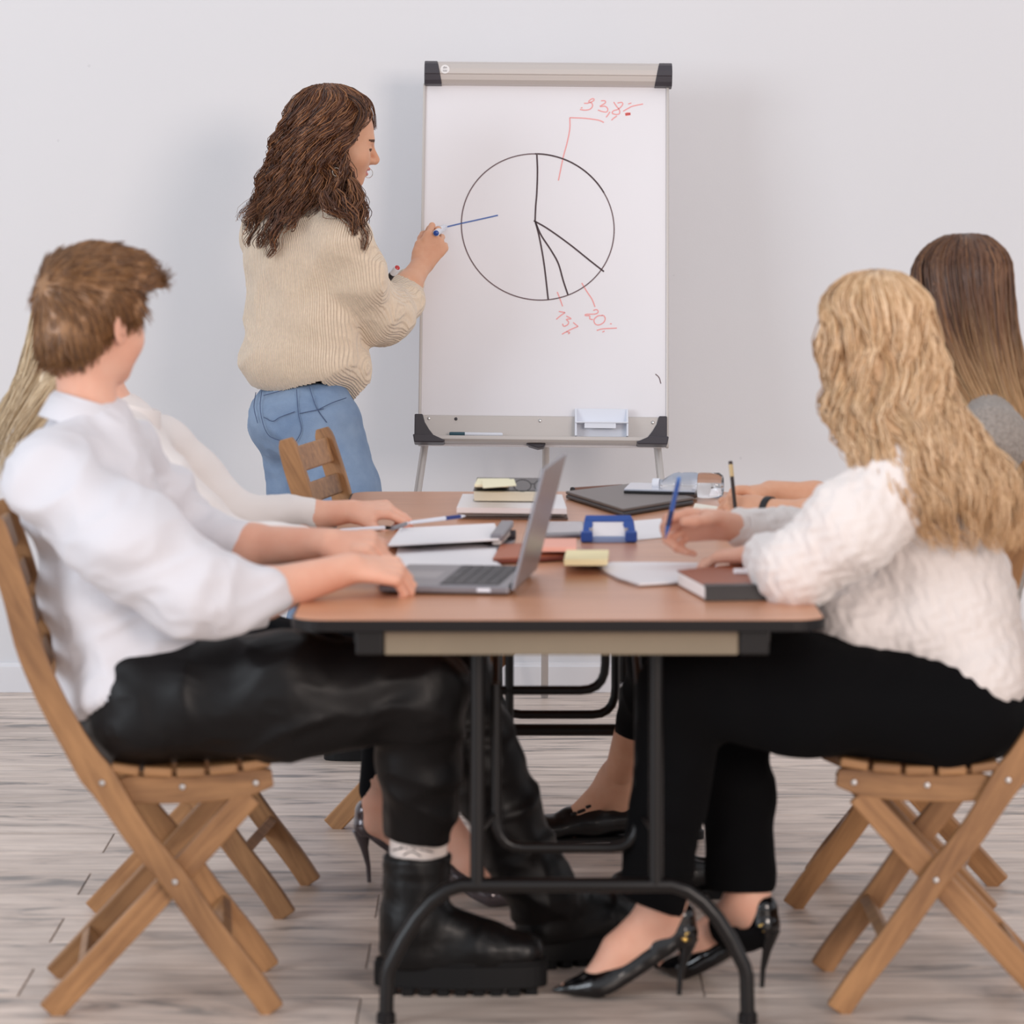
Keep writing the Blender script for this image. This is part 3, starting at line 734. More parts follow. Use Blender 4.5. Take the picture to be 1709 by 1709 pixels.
def nails(name, tips, z, m, parent, r=.0045, which=None):
    """small nail plates on the fingertips, one mesh each"""
    for i, (p, d) in enumerate(tips):
        if which and i not in which: continue
        d = d / np.linalg.norm(d); n = np.array(z, float); n -= d * d.dot(n)
        if np.linalg.norm(n) < .1: continue
        n /= np.linalg.norm(n); R = np.stack([d, np.cross(n, d), n], 1)
        mb = MB().lathe([(0, 0), (1, 0), (.95, .3), (.6, .5), (0, .6)], (R @ np.diag([r * 1.25, r, r * .5]), p + n * .0058), 10)
        mb.build(name, m, parent, smooth=True)

def foot_skin(f, ank, dirv, L=.235, heel_h=0., r=.031, z_sole=0., yflat=1.):
    """bare foot: ank = ankle point, dirv = horizontal direction to the toes, heel raised by heel_h"""
    d = np.array([dirv[0], dirv[1], 0.]); d /= np.linalg.norm(d); base = np.array([ank[0], ank[1], z_sole]); k = math.sqrt(max(.2, 1 - (heel_h / L) ** 2))
    P = lambda a, z: base + d * a * k + np.array([0, 0, z])
    f.cap(np.array(ank), P(-.012, heel_h + .030), r, .022, .03)
    f.cap(np.array(ank), P(.09, heel_h * .45 + .045), r + .002, .028, .03)
    f.cap(P(-.012, heel_h + .029), P(.10, heel_h * .28 + .026), .021, .025, .02)
    f.cap(P(.09, heel_h * .42 + .040), P(.14, .022 + heel_h * .05), .027, .022, .02)
    f.cap(P(.14, .020), P(.19, .014), .024, .014, .015, n=(0, 0, 1), fl=.7)
    return P

# ---------------------------------------------------------------- hair
def strand_mesh(P, r0, r1=None, sides=3, root=.6):
    """P (N,T,3) paths -> tapered tubes"""
    N, T, _ = P.shape; t = np.linspace(0, 1, T)
    rad = (r0 * (np.minimum(1, root + t * 4) * (1 - .75 * t ** 3)))[None, :, None] * (1 if r1 is None else r1[:, None, None])
    Tn = np.gradient(P, axis=1); Tn /= np.linalg.norm(Tn, axis=2)[..., None] + 1e-9
    ref = np.broadcast_to(np.array([.35, 1., .2]), Tn.shape); u = np.cross(Tn, ref); u /= np.linalg.norm(u, axis=2)[..., None] + 1e-9; v = np.cross(Tn, u)
    V = np.stack([P + rad * (math.cos(2 * PI * k / sides) * u + math.sin(2 * PI * k / sides) * v) for k in range(sides)], 2)
    idx = np.arange(N * T * sides).reshape(N, T, sides); Fs = []
    for k in range(sides):
        k2 = (k + 1) % sides
        Fs.append(np.stack([idx[:, :-1, k], idx[:, :-1, k2], idx[:, 1:, k2], idx[:, 1:, k]], -1).reshape(-1, 4))
    return V.reshape(-1, 3), np.vstack(Fs)

def hair_loft(levels, yaw, n, r0, T=22, wave=(0, .1), clumps=60, gap=.35, ends=(.8, 1.), rho=(.86, 1.04), jitter=.004, seed=1, shell=True, curl_from=.25, uran=(-1, 1), clump_r=.4):
    """levels: (centre xyz, half width along face direction, half width across, opening half angle in degrees);
    every strand starts at the crown and runs down through the levels"""
    g = np.random.default_rng(seed)
    Cn = np.array([l[0] for l in levels], float); A = np.array([l[1] for l in levels]); B = np.array([l[2] for l in levels]); G = np.radians([l[3] for l in levels])
    K = len(levels); M = 64
    def smooth(arr): return cspline(np.asarray(arr, float).reshape(K, -1), M)
    c_, a_, b_, g_ = smooth(Cn), smooth(A)[:, 0], smooth(B)[:, 0], smooth(G)[:, 0]
    g_ = np.maximum(g_, 0)
    e1 = np.array([math.cos(yaw), math.sin(yaw), 0]); e2 = np.array([-math.sin(yaw), math.cos(yaw), 0])
    def pos(u, rh, t):          # u (N,), rh (N,T), t (N,T) in 0..1
        i = t * (M - 1); f = lambda q: np.interp(i, np.arange(M), q)
        gg = f(g_); th = np.sign(u)[:, None] * (gg + (PI - gg) * abs(u)[:, None])
        cx = np.stack([f(c_[:, q]) for q in range(3)], -1)
        return cx + (rh * f(a_) * np.cos(th))[..., None] * e1 + (rh * f(b_) * np.sin(th))[..., None] * e2
    cl = g.integers(0, clumps, n); cu = g.uniform(uran[0], uran[1], clumps); cr = g.uniform(rho[0], rho[1], clumps); ph = g.uniform(0, 2 * PI, clumps); wl = g.uniform(.8, 1.25, clumps)
    u = np.clip(cu[cl] + g.normal(0, .9 / clumps * 1.6, n), -1, 1); u = np.where(abs(u) < .004, .004, u)
    tmax = g.uniform(ends[0], ends[1], n); t = np.linspace(0.0, 1, T)[None, :] * tmax[:, None]
    rr = g.uniform(rho[0], rho[1], n)
    mixc = clump_r * np.linspace(0, 1, T)[None, :] ** 1.2
    uu = u[:, None] * (1 - mixc) + cu[cl][:, None] * mixc; rh = rr[:, None] * (1 - mixc) + cr[cl][:, None] * mixc
    P = np.empty((n, T, 3))
    for j in range(T): P[:, j] = pos(uu[:, j], rh[:, j:j + 1], t[:, j:j + 1])[:, 0]
    L = np.concatenate([np.zeros((n, 1)), np.cumsum(np.linalg.norm(np.diff(P, axis=1), axis=2), 1)], 1)
    if wave[0]:
        env = np.clip((t - curl_from) / .25, 0, 1) * wave[0]
        th = 2 * PI * L / (wave[1] * wl[cl][:, None]) + ph[cl][:, None] + g.normal(0, .25, n)[:, None]
        out = P - np.stack([np.interp(t * (M - 1), np.arange(M), c_[:, q]) for q in range(3)], -1); out[..., 2] = 0
        out /= np.linalg.norm(out, axis=2)[..., None] + 1e-6; side = np.stack([-out[..., 1], out[..., 0], 0 * out[..., 0]], -1)
        P = P + (env * np.sin(th))[..., None] * out + (env * np.cos(th))[..., None] * side
    P += g.normal(0, jitter, (n, 1, 3)) * np.linspace(0, 1, T)[None, :, None] + g.normal(0, jitter * .22, (n, T, 3))
    VF = strand_mesh(P, r0, g.uniform(.6, 1.3, n))
    if not shell: return VF
    U = 72; TS = 30; us = np.concatenate([np.linspace(-1, -.001, U // 2), np.linspace(.001, 1, U // 2)]) if uran == (-1, 1) else np.linspace(uran[0], uran[1], U); lay = []
    for rh0 in (rho[0] + .3 * (rho[1] - rho[0]), rho[0] - .06):
        t_ = np.broadcast_to(np.linspace(0, ends[0] * .97, TS), (U, TS)); Pq = pos(us, np.full((U, TS), rh0), t_)
        bump_ = (fbm(Pq.reshape(-1, 3) * np.array([70, 70, 12]), seed, 2).reshape(U, TS, 1) - .5) * .012
        lay.append(Pq + bump_ * (Pq - c_[np.clip((t_ * (M - 1)).astype(int), 0, M - 1)]) / .08)
    V = np.concatenate([lay[0].reshape(-1, 3), lay[1].reshape(-1, 3)]); ix = np.arange(U * TS).reshape(U, TS)
    q = np.stack([ix[:-1, :-1], ix[1:, :-1], ix[1:, 1:], ix[:-1, 1:]], -1).reshape(-1, 4)
    br = uran == (-1, 1)
    keep = np.ones((U - 1, TS - 1), bool)
    if br: keep[U // 2 - 1, :] = False
    q = q[keep.reshape(-1)]; h = U * TS; Fq = [q, (q + h)[:, ::-1]]
    edges = [(U // 2 - 1, 1), (U // 2, -1)] if br else [(U - 1, 1), (0, -1)]
    for (r_, sgn) in edges:
        e = np.stack([ix[r_, :-1], ix[r_, 1:], ix[r_, 1:] + h, ix[r_, :-1] + h], -1); Fq.append(e if sgn > 0 else e[:, ::-1])
    e = np.stack([ix[:-1, -1], ix[1:, -1], ix[1:, -1] + h, ix[:-1, -1] + h], -1); Fq.append(e[:, ::-1])
    return join((V, np.vstack(Fq)), VF)

def locks(paths, n, r0, spread=.012, wave=(.004, .06), seed=3, T=18):
    """loose locks along hand-placed guide curves"""
    g = np.random.default_rng(seed); Ps = []
    for pts in paths:
        G = cspline(pts, T); L = np.concatenate([[0], np.cumsum(np.linalg.norm(np.diff(G, axis=0), axis=1))]); p0 = g.uniform(0, 6)
        for _ in range(n):
            off = g.normal(0, 1, 3) * spread; env = np.sin(np.linspace(.15, PI * .93, T)) * .8 + .25
            t = np.linspace(0, 1, T); ph = p0 + g.normal(0, .35); w = wave[0] * np.clip(t * 3, 0, 1)
            P = G + off * env[:, None]; P[:, 0] += w * np.sin(2 * PI * L / wave[1] + ph); P[:, 1] += w * np.cos(2 * PI * L / wave[1] + ph)
            Ps.append(P)
    P = np.array(Ps); return strand_mesh(P, r0, g.uniform(.6, 1.3, len(P)))

def ring(c, axis, ra, rb, hgt, th, xh=(1, 0, 0), flare=1., seg=40, wob=.0, tilt=0.):
    """cloth band: collar, cuff, belt"""
    R = frame(axis, xh); V = []
    prof = [(0, 0), (0, 1), (1, 1), (1, 0)]
    for k in range(seg):
        a = 2 * PI * k / seg
        for (o_, z_) in prof:
            s_ = 1 + (flare - 1) * z_; w = 1 + wob * math.sin(3 * a + 1)
            V.append(R @ np.array([(ra * s_ * w + th * o_) * math.cos(a), (rb * s_ * w + th * o_) * math.sin(a), z_ * hgt + tilt * math.cos(a) * z_]) + np.array(c))
    Fq = []
    for k in range(seg):
        for j in range(4):
            a, b = k * 4 + j, k * 4 + (j + 1) % 4; c_, d = ((k + 1) % seg) * 4 + (j + 1) % 4, ((k + 1) % seg) * 4 + j
            Fq.append((a, d, c_, b))
    return V, Fq
# ================================================================ people
M_skin = mat('skin', (229, 180, 157), .52, spec=.35, sub=.12, var=(14, .0, (1, 1, 1)), rgb2=(222, 165, 141))
M_skin2 = mat('skin_tanned', (222, 172, 142), .5, spec=.35, sub=.12, var=(14, .0, (1, 1, 1)), rgb2=(214, 158, 128))
M_lip = mat('lip', (196, 122, 112), .4, sub=.1); M_brow = mat('brow_hair', (92, 62, 46), .7)
M_shoe_l = mat('black_boot_leather', (11, 10, 11), .40, spec=.35, coat=.06, coat_rough=.25, var=(30, .3), bump=('noise', 60, .08))
M_rub = mat('black_rubber_sole', (14, 13, 14), .6, spec=.3)
M_nail = mat('dark_nail_varnish', (96, 22, 34), .25, coat=.6)
UPZ = np.array([0, 0, 1.])

def pump(name, heel, dirv, m, parent, L=.225, hh=.092, studs=False, roll=0.):
    """court shoe: heel = floor point under the stiletto; toe along dirv"""
    d = norm([dirv[0], dirv[1], 0]); R = np.stack([d, np.cross(UPZ, d), UPZ], 1) @ rotx(roll); T = lambda V: np.array(V) @ R.T + np.array(heel)
    f = Field(.012)
    zc = lambda x: hh * max(0, 1 - x / .155) ** 1.25
    pts = [(x, zc(x)) for x in (.0, .03, .06, .09, .12, .15)]
    for i in range(len(pts) - 1):
        w0, w1 = (.026, .027, .027, .029, .034, .037)[i], (.026, .027, .027, .029, .034, .037)[i + 1]
        f.cap((pts[i][0], 0, pts[i][1] + .022), (pts[i + 1][0], 0, pts[i + 1][1] + .018), w0, w1, .01, n=(0, 0, 1), fl=.85)
    f.cap((-.002, 0, hh + .020), (.000, 0, hh + .052), .027, .024, .01); f.cap((.0, 0, hh + .05), (.05, 0, hh * .75 + .035), .023, .024, .01)
    f.cap((.15, 0, .022), (.185, 0, .016), .037, .024, .015, n=(0, 0, 1), fl=.62); f.cap((.185, 0, .015), (L, 0, .010), .024, .006, .01, n=(0, 0, 1), fl=.7)
    f.chain([(.028, 0, hh + .066), (.08, 0, hh * .55 + .056), (.148, 0, .052)], [.023, .030, .024], .006, sub=True)
    f.cap((.010, 0, hh + .09), (.008, 0, hh + .03), .020, .020, .003, sub=True)
    V, Fq = f.mesh(.0028)
    V[:, 2] = np.maximum(V[:, 2], np.interp(V[:, 0], [-.03, 0, .03, .06, .09, .12, .15, .3], [zc(0), zc(0), zc(.03), zc(.06), zc(.09), zc(.12), .001, .001]))
    sh = put('pump', (T(V), Fq), m, parent)
    mb = MB().tube([(-.012, 0, hh + .012), (-.006, 0, hh * .72), (.002, 0, hh * .35), (.004, 0, 0)], [.020, .0085, .0052, .0045], 12); mb.V = [tuple(v) for v in T(mb.V)]
    mb.build('stiletto_heel', m, sh, smooth=True)
    if studs:
        g = np.random.default_rng(5)
        for i in range(16):
            a = g.uniform(.35, 1.0) * (1 if i % 2 else -1); z = hh + g.uniform(.012, .058); x = .012 - .030 * math.cos(a * 1.3) + (.02 if z > hh + .04 else .0)
            y = (.0275) * math.sin(a * 1.5)
            p = T([(x - .002, y, z)])[0]; n_ = R @ norm((x - .02, y * 1.3, .0))
            MB().lathe([(0, 0), (.0034, 0), (.003, .002), (.001, .0034), (0, .0035)], (frame(n_), p + n_ * .001), 8).build('stud', M_stud, sh, smooth=True)
    return sh
M_stud = mat('gold_stud', (226, 190, 110), .18, metal=1.)

def boot(heel, dirv, parent, L=.315, top=.250):
    d = norm([dirv[0], dirv[1], 0]); R = np.stack([d, np.cross(UPZ, d), UPZ], 1); T = lambda V: np.array(V) @ R.T + np.array(heel)
    f = Field(.02)
    f.cap((.070, 0, .13), (.078, 0, .30), .058, .065).cap((.066, 0, .13), (.062, 0, .085), .056, .052)
    f.cap((.085, 0, .125), (.20, 0, .085), .050, .043).cap((.20, 0, .08), (.265, 0, .074), .047, .041, n=(0, 0, 1), fl=.86)
    f.cap((.06, 0, .07), (.2, 0, .07), .047, .047)
    f.cut((0, 0, .050), (0, 0, -1)).cut((0, 0, top), (0, 0, 1))
    V, Fq = f.mesh(.004); V = folds(V, Fq, [(.003, (20, 14, 40), None, 3), (.001, (60, 60, 70), None, 4)])
    b = put('boot', (T(V), Fq), M_shoe_l, parent)
    out = []
    for t in np.linspace(0, 2 * PI, 44, endpoint=False):
        x = .155 - .158 * math.cos(t); wv = .051 if x > .17 else .043 + .008 * max(0, (x - .05) / .12)
        out.append((x, wv * math.copysign(abs(math.sin(t)) ** .6, math.sin(t))))
    out = out[::-1]
    mb = MB().prism(out, 'z', .014, .056)
    for i in range(9):
        x = .028 + i * .032; hw = .040 if .05 < x < .27 else .030
        for s in (-1, 1): mb.box((x, s * hw * .58, .008), (.022, hw * .80, .016))
    mb.V = [tuple(v) for v in T(mb.V)]; mb.build('sole', M_rub, b, bevel=.002, seg=1)
    w = MB(); ww = [(.155 + (x - .155) * .985, y * .985) for x, y in out]; w.prism(ww, 'z', .056, .062); w.V = [tuple(v) for v in T(w.V)]; w.build('welt', M_rub, b, bevel=.001, seg=1)
    return b

def fur(VF, n, length, r, dirf, seed=1, T=6, lift=.35, keep=None, rn=.22):
    g = np.random.default_rng(seed); V, Fq = VF; N = vnormals(V, Fq); q = Fq[g.integers(0, len(Fq), n)]; p = V[q].mean(1); nn = N[q].mean(1)
    if keep is not None: k = keep(p); p, nn = p[k], nn[k]
    d = dirf(p) + g.normal(0, rn, p.shape) + .5 * (np.stack([vnoise(p * 22, q) for q in (1, 2, 3)], 1) - .5); d -= nn * (d * nn).sum(1)[:, None]; d /= np.linalg.norm(d, axis=1)[:, None] + 1e-9
    t = np.linspace(0, 1, T)[None, :, None]; L = (length * g.uniform(.6, 1.2, len(p)))[:, None, None]
    P = p[:, None] - nn[:, None] * .0015 + d[:, None] * L * t + nn[:, None] * (L * lift * t * (1 - .75 * t)) 
    return strand_mesh(P, r, g.uniform(.6, 1.3, len(p)))

def torso_skin(f, neck, chest, pelvis, shoulders, r=.105):
    f.chain([chest, pelvis], [r, r], .05)
    for s_ in shoulders: f.cap(chest, s_, r * .7, .045, .04)
    return f

# ---------------------------------------------------------------- 1. man in the white shirt (left front)
def build_man():
    O = (-.66, 6.52, 0)
    hc = at(157, 537, 6.53); Rh = rotz(R_(50)) @ roty(R_(4))
    f = Field(.02); head(f, hc, Rh, 1., True)
    nb = at(150, 712, 6.52); f.cap(hc + Rh @ np.array([-.026, 0, -.05]), nb, .050, .056, .025)
    hd = f.mesh(.003)
    # arms
    fr = Field(.02); e0 = at(350, 1000, 6.29); wr = at(588, 948, 6.40)
    fr.chain([e0, at(440, 990, 6.31), wr], [.044, .043, .0275], .02, )
    tr = hand(fr, wr, (1, .22, -.10), (-.05, -.50, 1), -1, curl=[(48, 50, 30), (50, 52, 30), (52, 54, 30), (54, 56, 30)], spread=2, thumb=(34, 28, 15, 15), s=1.0)
    ar = fr.mesh(.0027)
    fl_ = Field(.02); wl = at(548, 906, 6.60)
    fl_.chain([at(330, 905, 6.76), at(420, 912, 6.70), wl], [.040, .040, .027], .02)
    tl = hand(fl_, wl, (1, -.30, .02), (.05, -.45, 1), 1, curl=[(45, 45, 25), (50, 50, 30), (55, 55, 30), (55, 60, 30)], spread=2, thumb=(24, 24, 10, 10), s=1.0)
    al = fl_.mesh(.0027)
    ft = Field(.04); chest = at(150, 860, 6.52); pel = at(230, 1170, 6.52)
    torso_skin(ft, nb, chest, pel, [at(90, 790, 6.36), at(195, 760, 6.68)], .09); ft.cap(nb, chest, .055, .08)
    ft.chain([at(100, 810, 6.36), e0], [.040, .040]); ft.chain([at(195, 775, 6.70), at(262, 850, 6.78), at(330, 905, 6.76)], [.030, .030, .034])
    ft.chain([at(250, 1180, 6.42), at(700, 1150, 6.42), at(700, 1480, 6.575)], [.075, .046, .020]); ft.chain([at(250, 1180, 6.62), at(745, 1140, 6.70), at(905, 1500, 6.76)], [.075, .055, .040])
    ts = ft.mesh(.009)
    P = lambda *v: hc + Rh @ np.array(v)
    body = put('person', join(hd, ar, al, ts), M_skin, origin=O, mats=[M_skin, M_lip, M_brow], paint=head_paint(hc, Rh))
    tag(body, 'seated man in a white shirt and black leather trousers, hands by the open laptop', 'person')
    # hair
    h = Field(.02)
    h.ell(P(-.016, 0, .042), (.108, .087, .094), Rh, .01); h.ell(P(.028, 0, .088), (.072, .068, .048), Rh, .03)
    h.cap(P(.060, -.035, .096), P(.096, -.042, .080), .026, .016, .03); h.cap(P(.060, .020, .098), P(.100, .0, .082), .026, .016, .03)
    h.ell(P(-.060, 0, -.030), (.056, .064, .060), Rh, .03)
    h.cap(P(.030, -.078, .03), P(.030, -.078, -.015), .010, .005, .012); h.cap(P(.030, .078, .03), P(.030, .078, -.015), .010, .005, .012)
    h.ell(P(.098, 0, -.030), (.062, .13, .100), Rh, .008, sub=True)
    for y in (-1, 1): h.ell(P(-.004, .092 * y, -.028), (.026, .030, .042), Rh, .006, sub=True)
    h.cut(P(-.09, 0, -.078), Rh @ norm((.75, 0, -1)))
    hv = h.mesh(.004); hv = (folds(hv[0], hv[1], [(.0035, (34, 34, 14), Rh, 5), (.002, (60, 60, 30), Rh, 6)]), hv[1])
    def df(p):
        l = (p - hc) @ Rh; fw = np.clip((l[:, 2] - .02) / .06, 0, 1)[:, None]
        loc = fw * np.array([1., -.35, .1]) + (1 - fw) * np.array([.30, 0, -1.]); return loc @ Rh.T
    M_h = hairmat('sandy_brown_hair', [(84, 56, 36), (122, 84, 52), (156, 112, 70), (108, 74, 46)])
    s1 = fur(hv, 9000, .040, .0011, df, 2, lift=.13, rn=.10)
    put('hair', join(hv, s1), M_h, body)
    # shirt
    M_sh = mat('white_shirt_cotton', (214, 212, 217), .75, sheen=.2, bump=('noise', 420, .06))
    s = Field(.04); phi = R_(8); Rt = rotz(phi) @ roty(R_(-14))
    s.ell(at(158, 850, 6.53), (.118, .175, .165), Rt); s.ell(at(190, 990, 6.53), (.125, .168, .15), Rt); s.ell(at(228, 1090, 6.53), (.130, .175, .115), Rt)
    s.ell(at(265, 1060, 6.50), (.085, .150, .08), Rt); s.ell(at(188, 1150, 6.53), (.090, .188, .08), Rt)
    s.cap(nb + (0, 0, .0), at(150, 800, 6.52), .062, .10, .05)
    shr, shl = at(92, 806, 6.36), at(205, 775, 6.72)
    s.cap(at(130, 735, 6.50), shr, .058, .078, .05).cap(at(160, 735, 6.56), shl, .055, .068, .05)
    s.chain([shr, at(215, 905, 6.29), at(322, 990, 6.28), at(395, 1004, 6.30), at(432, 998, 6.31)], [.074, .084, .075, .060, .052], .03)
    s.chain([shl, at(262, 840, 6.78), at(322, 890, 6.78), at(405, 911, 6.71)], [.066, .064, .055, .044], .03)
    s.cut(at(132, 1182, 6.5), (115, 0, -205))
    V, Fq = s.mesh(.006)
    Rf = frame(norm(at(322, 990, 6.28) - shr))   # folds run across the arm
    V = folds(V, Fq, [(.022, (4, 5, 10), rotx(.4) @ roty(-.6), 11), (.013, (8, 9, 17), roty(.5), 12), (.006, (20, 18, 34), roty(-.3), 13)])
    V = relax(V, Fq, 1)
    sh = put('shirt', (V, Fq), M_sh, body)
    c0 = at(138, 706, 6.525); ax = norm((.30, .10, 1))
    cv, cf = ring(c0 - ax * .010, ax, .064, .070, .052, .004, flare=1.03, wob=.03)
    obj('collar', cv, cf, M_sh, sh, smooth=True, bevel=.002)
    cv, cf = ring(c0 + ax * .036, -ax, .068, .074, .046, .004, flare=1.16, wob=.03); obj('collar_fold', cv, cf, M_sh, sh, smooth=True, bevel=.002)
    for (a, b_, r) in ((at(392, 1004, 6.30), at(436, 997, 6.315), .051), (at(372, 907, 6.735), at(406, 911, 6.71), .043)):
        cv, cf = ring(a, b_ - a, r, r, np.linalg.norm(b_ - a), .005, wob=.04, flare=.97); obj('cuff', cv, cf, M_sh, sh, smooth=True, bevel=.003)
    # yoke seam
    # trousers
    M_tr = mat('black_leather_trousers', (13, 11, 12), .48, spec=.26, coat=.04, coat_rough=.3, bump=('noise', 35, .10))
    t = Field(.05); t.ell(at(230, 1180, 6.52), (.115, .178, .100), rotz(phi)); t.ell(at(265, 1150, 6.52), (.12, .17, .09))
    t.chain([at(250, 1168, 6.41), at(480, 1160, 6.40), at(698, 1152, 6.42)], [.098, .100, .080], .04)
    t.chain([at(250, 1165, 6.63), at(500, 1145, 6.67), at(748, 1142, 6.72)], [.092, .090, .076], .04)
    t.cap(at(698, 1152, 6.42), at(700, 1440, 6.535), .078, .056, .03)
    t.cap(at(748, 1142, 6.72), at(905, 1500, 6.76), .072, .062, .03)
    t.hem(at(700, 1397, 6.53), (-.12, 0, -1), .16)
    V, Fq = t.mesh(.006)
    keep = None
    V = folds(V, Fq, [(.018, (4, 7, 11), roty(.5), 21), (.011, (8, 10, 20), roty(-.4), 22), (.003, (20, 24, 30), None, 23)])
    # trim the near leg at its hem
    Fq2 = Fq
    put('trousers', (V, Fq2), M_tr, body)
        # pocket flap and seam piping on the hip
    g = MB().tube(cspline([at(430, 1075, 6.335), at(455, 1092, 6.318), at(452, 1140, 6.312), at(425, 1185, 6.312), at(400, 1205, 6.318)], 14), .0022, 6); 
    # socks and boots
    M_so = mat('white_sock', (236, 222, 214), .85)
    so = MB().tube([at(699, 1385, 6.54), at(698, 1460, 6.55)], [.053, .052], 24).build('sock', M_so, body, smooth=True)
    c = at(699, 1418, 6.545)
    sp = MB()
    for k, (a0, a1, zz, rr) in enumerate(((-150, -60, .004, .0), (-120, -85, -.002, 0), (-128, -95, .010, 0))):
        sp.tube([c + (.0540 * math.cos(R_(a)), .0540 * math.sin(R_(a)), zz + .008 * math.sin(R_((a - a0) / (a1 - a0) * 180))) for a in np.linspace(a0, a1, 14)], .0013, 5)
    sp.build('sock_print', mat('black_print', (60, 50, 50), .8), so)
    boot((at(626, 1660, 6.52)[0], 6.545, 0), (1, .0), body)
    boot((at(858, 1640, 6.75)[0], 6.735, 0), (.84, .35), body, L=.30, top=.155)
    return body
man = build_man()

# ---------------------------------------------------------------- 2. blonde woman in white shirt (left rear)
def build_w2():
    O = (-.62, 7.42, 0); hc = at(150, 560, 7.45); Rh = rotz(R_(45)) @ roty(R_(5))
    f = Field(.02); head(f, hc, Rh, .95); nb = at(200, 705, 7.45); f.cap(hc + Rh @ np.array([-.028, 0, -.05]), nb, .048, .052, .03); hd = f.mesh(.004)
    fl_ = Field(.02); wl = at(588, 853, 7.62); fl_.chain([at(450, 862, 7.62), at(515, 862, 7.62), wl], [.036, .033, .024], .02)
    tl = hand(fl_, wl, (1, -.05, .06), (0, -.3, 1), 1, curl=[(28, 42, 20), (34, 46, 22), (38, 50, 25), (42, 52, 25)], spread=5, thumb=(30, 30, 10, 10), s=.93); al = fl_.mesh(.003)
    fr = Field(.02); wr = at(560, 902, 7.20); fr.chain([at(440, 915, 7.16), wr], [.035, .024], .02)
    hand(fr, wr, (1, .1, -.05), (0, -.2, 1), -1, curl=(25, 30, 20), s=.93); ar = fr.mesh(.004)
    ft = Field(.04); ch = at(215, 820, 7.45); pl = at(290, 1080, 7.40)
    torso_skin(ft, nb, ch, pl, [at(225, 760, 7.29), at(262, 750, 7.60)], .085); ft.cap(nb, ch, .048, .07)
    k1, k2 = at(650, 1110, 7.32), at(665, 1105, 7.55); a1, a2 = at(628, 1338, 7.53), at(720, 1330, 7.33)
    ft.chain([at(300, 1085, 7.28), k1, a2], [.07, .05, .034]); ft.chain([at(300, 1085, 7.52), k2, a1], [.07, .05, .030])
    f3 = Field(.015); f3.cap(at(628, 1300, 7.53), a1, .028, .024)
    foot_skin(f3, a1 + (0.01, 0, .0), (1, .05), heel_h=.098, r=.024); fs = f3.mesh(.004)
    f4 = Field(.015); foot_skin(f4, a2, (1, -.05), heel_h=.095, r=.024); f4s = f4.mesh(.005)
    body = put('person', join(hd, al, ar, ft.mesh(.010), fs, f4s), M_skin, origin=O, mats=[M_skin, M_lip, M_brow], paint=head_paint(hc, Rh, .95))
    tag(body, 'seated woman with straight pale blonde hair, mostly hidden behind the man in the white shirt', 'person')
    nails('fingernail', tl, (0, -.3, 1), M_nail, body, which=(0, 1, 2, 3))
    M_h = hairmat('pale_blonde_hair', [(196, 172, 138), (222, 200, 168), (206, 182, 146), (172, 146, 112)])
    lv = [(at(146, 452, 7.45), .012, .012, 0), (at(145, 460, 7.45), .06, .055, 0), (at(140, 500, 7.45), .098, .085, 10), (at(132, 560, 7.45), .105, .09, 45), (at(110, 620, 7.44), .095, .09, 60), (at(72, 680, 7.43), .08, .085, 80), (at(38, 740, 7.42), .07, .08, 90), (at(20, 800, 7.40), .06, .07, 90)]
    put('hair', hair_loft(lv, R_(45), 900, .0016, T=18, wave=(.003, .2), clumps=70, ends=(.8, 1.), seed=21, rho=(.93, 1.06)), M_h, body)
    M_sh = mat('white_blouse_cotton', (226, 219, 216), .75, sheen=.2, bump=('noise', 420, .06))
    s = Field(.04); Rt = rotz(R_(8)) @ roty(R_(4))
    s.ell(at(205, 810, 7.45), (.11, .155, .14), Rt); s.ell(at(245, 930, 7.43), (.11, .145, .15), Rt); s.ell(at(280, 1020, 7.4), (.11, .16, .12), Rt); s.cap(nb, ch, .055, .09)
    sr, sl = at(225, 765, 7.27), at(262, 752, 7.61); s.cap(nb + (0, 0, -.02), sr, .05, .062).cap(nb + (0, 0, -.02), sl, .05, .064)
    s.chain([sl, at(320, 810, 7.64), at(392, 866, 7.63), at(515, 862, 7.62)], [.066, .066, .052, .035], .03)
    s.chain([sr, at(320, 860, 7.20), at(400, 918, 7.16), at(500, 905, 7.18)], [.064, .060, .050, .035], .03)
    s.cut(at(300, 1080, 7.4), (.2, 0, -1))
    V, Fq = s.mesh(.007); V = folds(V, Fq, [(.014, (6, 6, 10), rotx(.4) @ roty(-.5), 31), (.007, (14, 12, 18), roty(.6), 32)])
    sh = put('shirt', (V, Fq), M_sh, body)
    ax = norm((.28, .05, 1)); c0 = at(205, 704, 7.45)
    cv, cf = ring(c0, ax, .058, .062, .042, .004, flare=1.05, wob=.03); obj('collar', cv, cf, M_sh, sh, smooth=True, bevel=.002)
    cv, cf = ring(c0 + ax * .042, -ax, .064, .068, .05, .004, flare=1.22, wob=.05); obj('collar_fold', cv, cf, M_sh, sh, smooth=True, bevel=.002)
    a, b_ = at(470, 862, 7.62), at(517, 862, 7.62); cv, cf = ring(a, b_ - a, .035, .035, np.linalg.norm(b_ - a), .004, wob=.03, flare=1.02); obj('cuff', cv, cf, M_sh, sh, smooth=True, bevel=.003)
    M_tr = mat('dark_navy_trousers', (12, 13, 18), .85, spec=.2)
    t = Field(.04); t.ell(at(285, 1085, 7.40), (.12, .17, .11)); t.chain([at(300, 1085, 7.29), k1, at(712, 1290, 7.33)], [.088, .068, .045], .03); t.chain([at(300, 1085, 7.51), k2, at(625, 1318, 7.535)], [.088, .066, .030], .03)
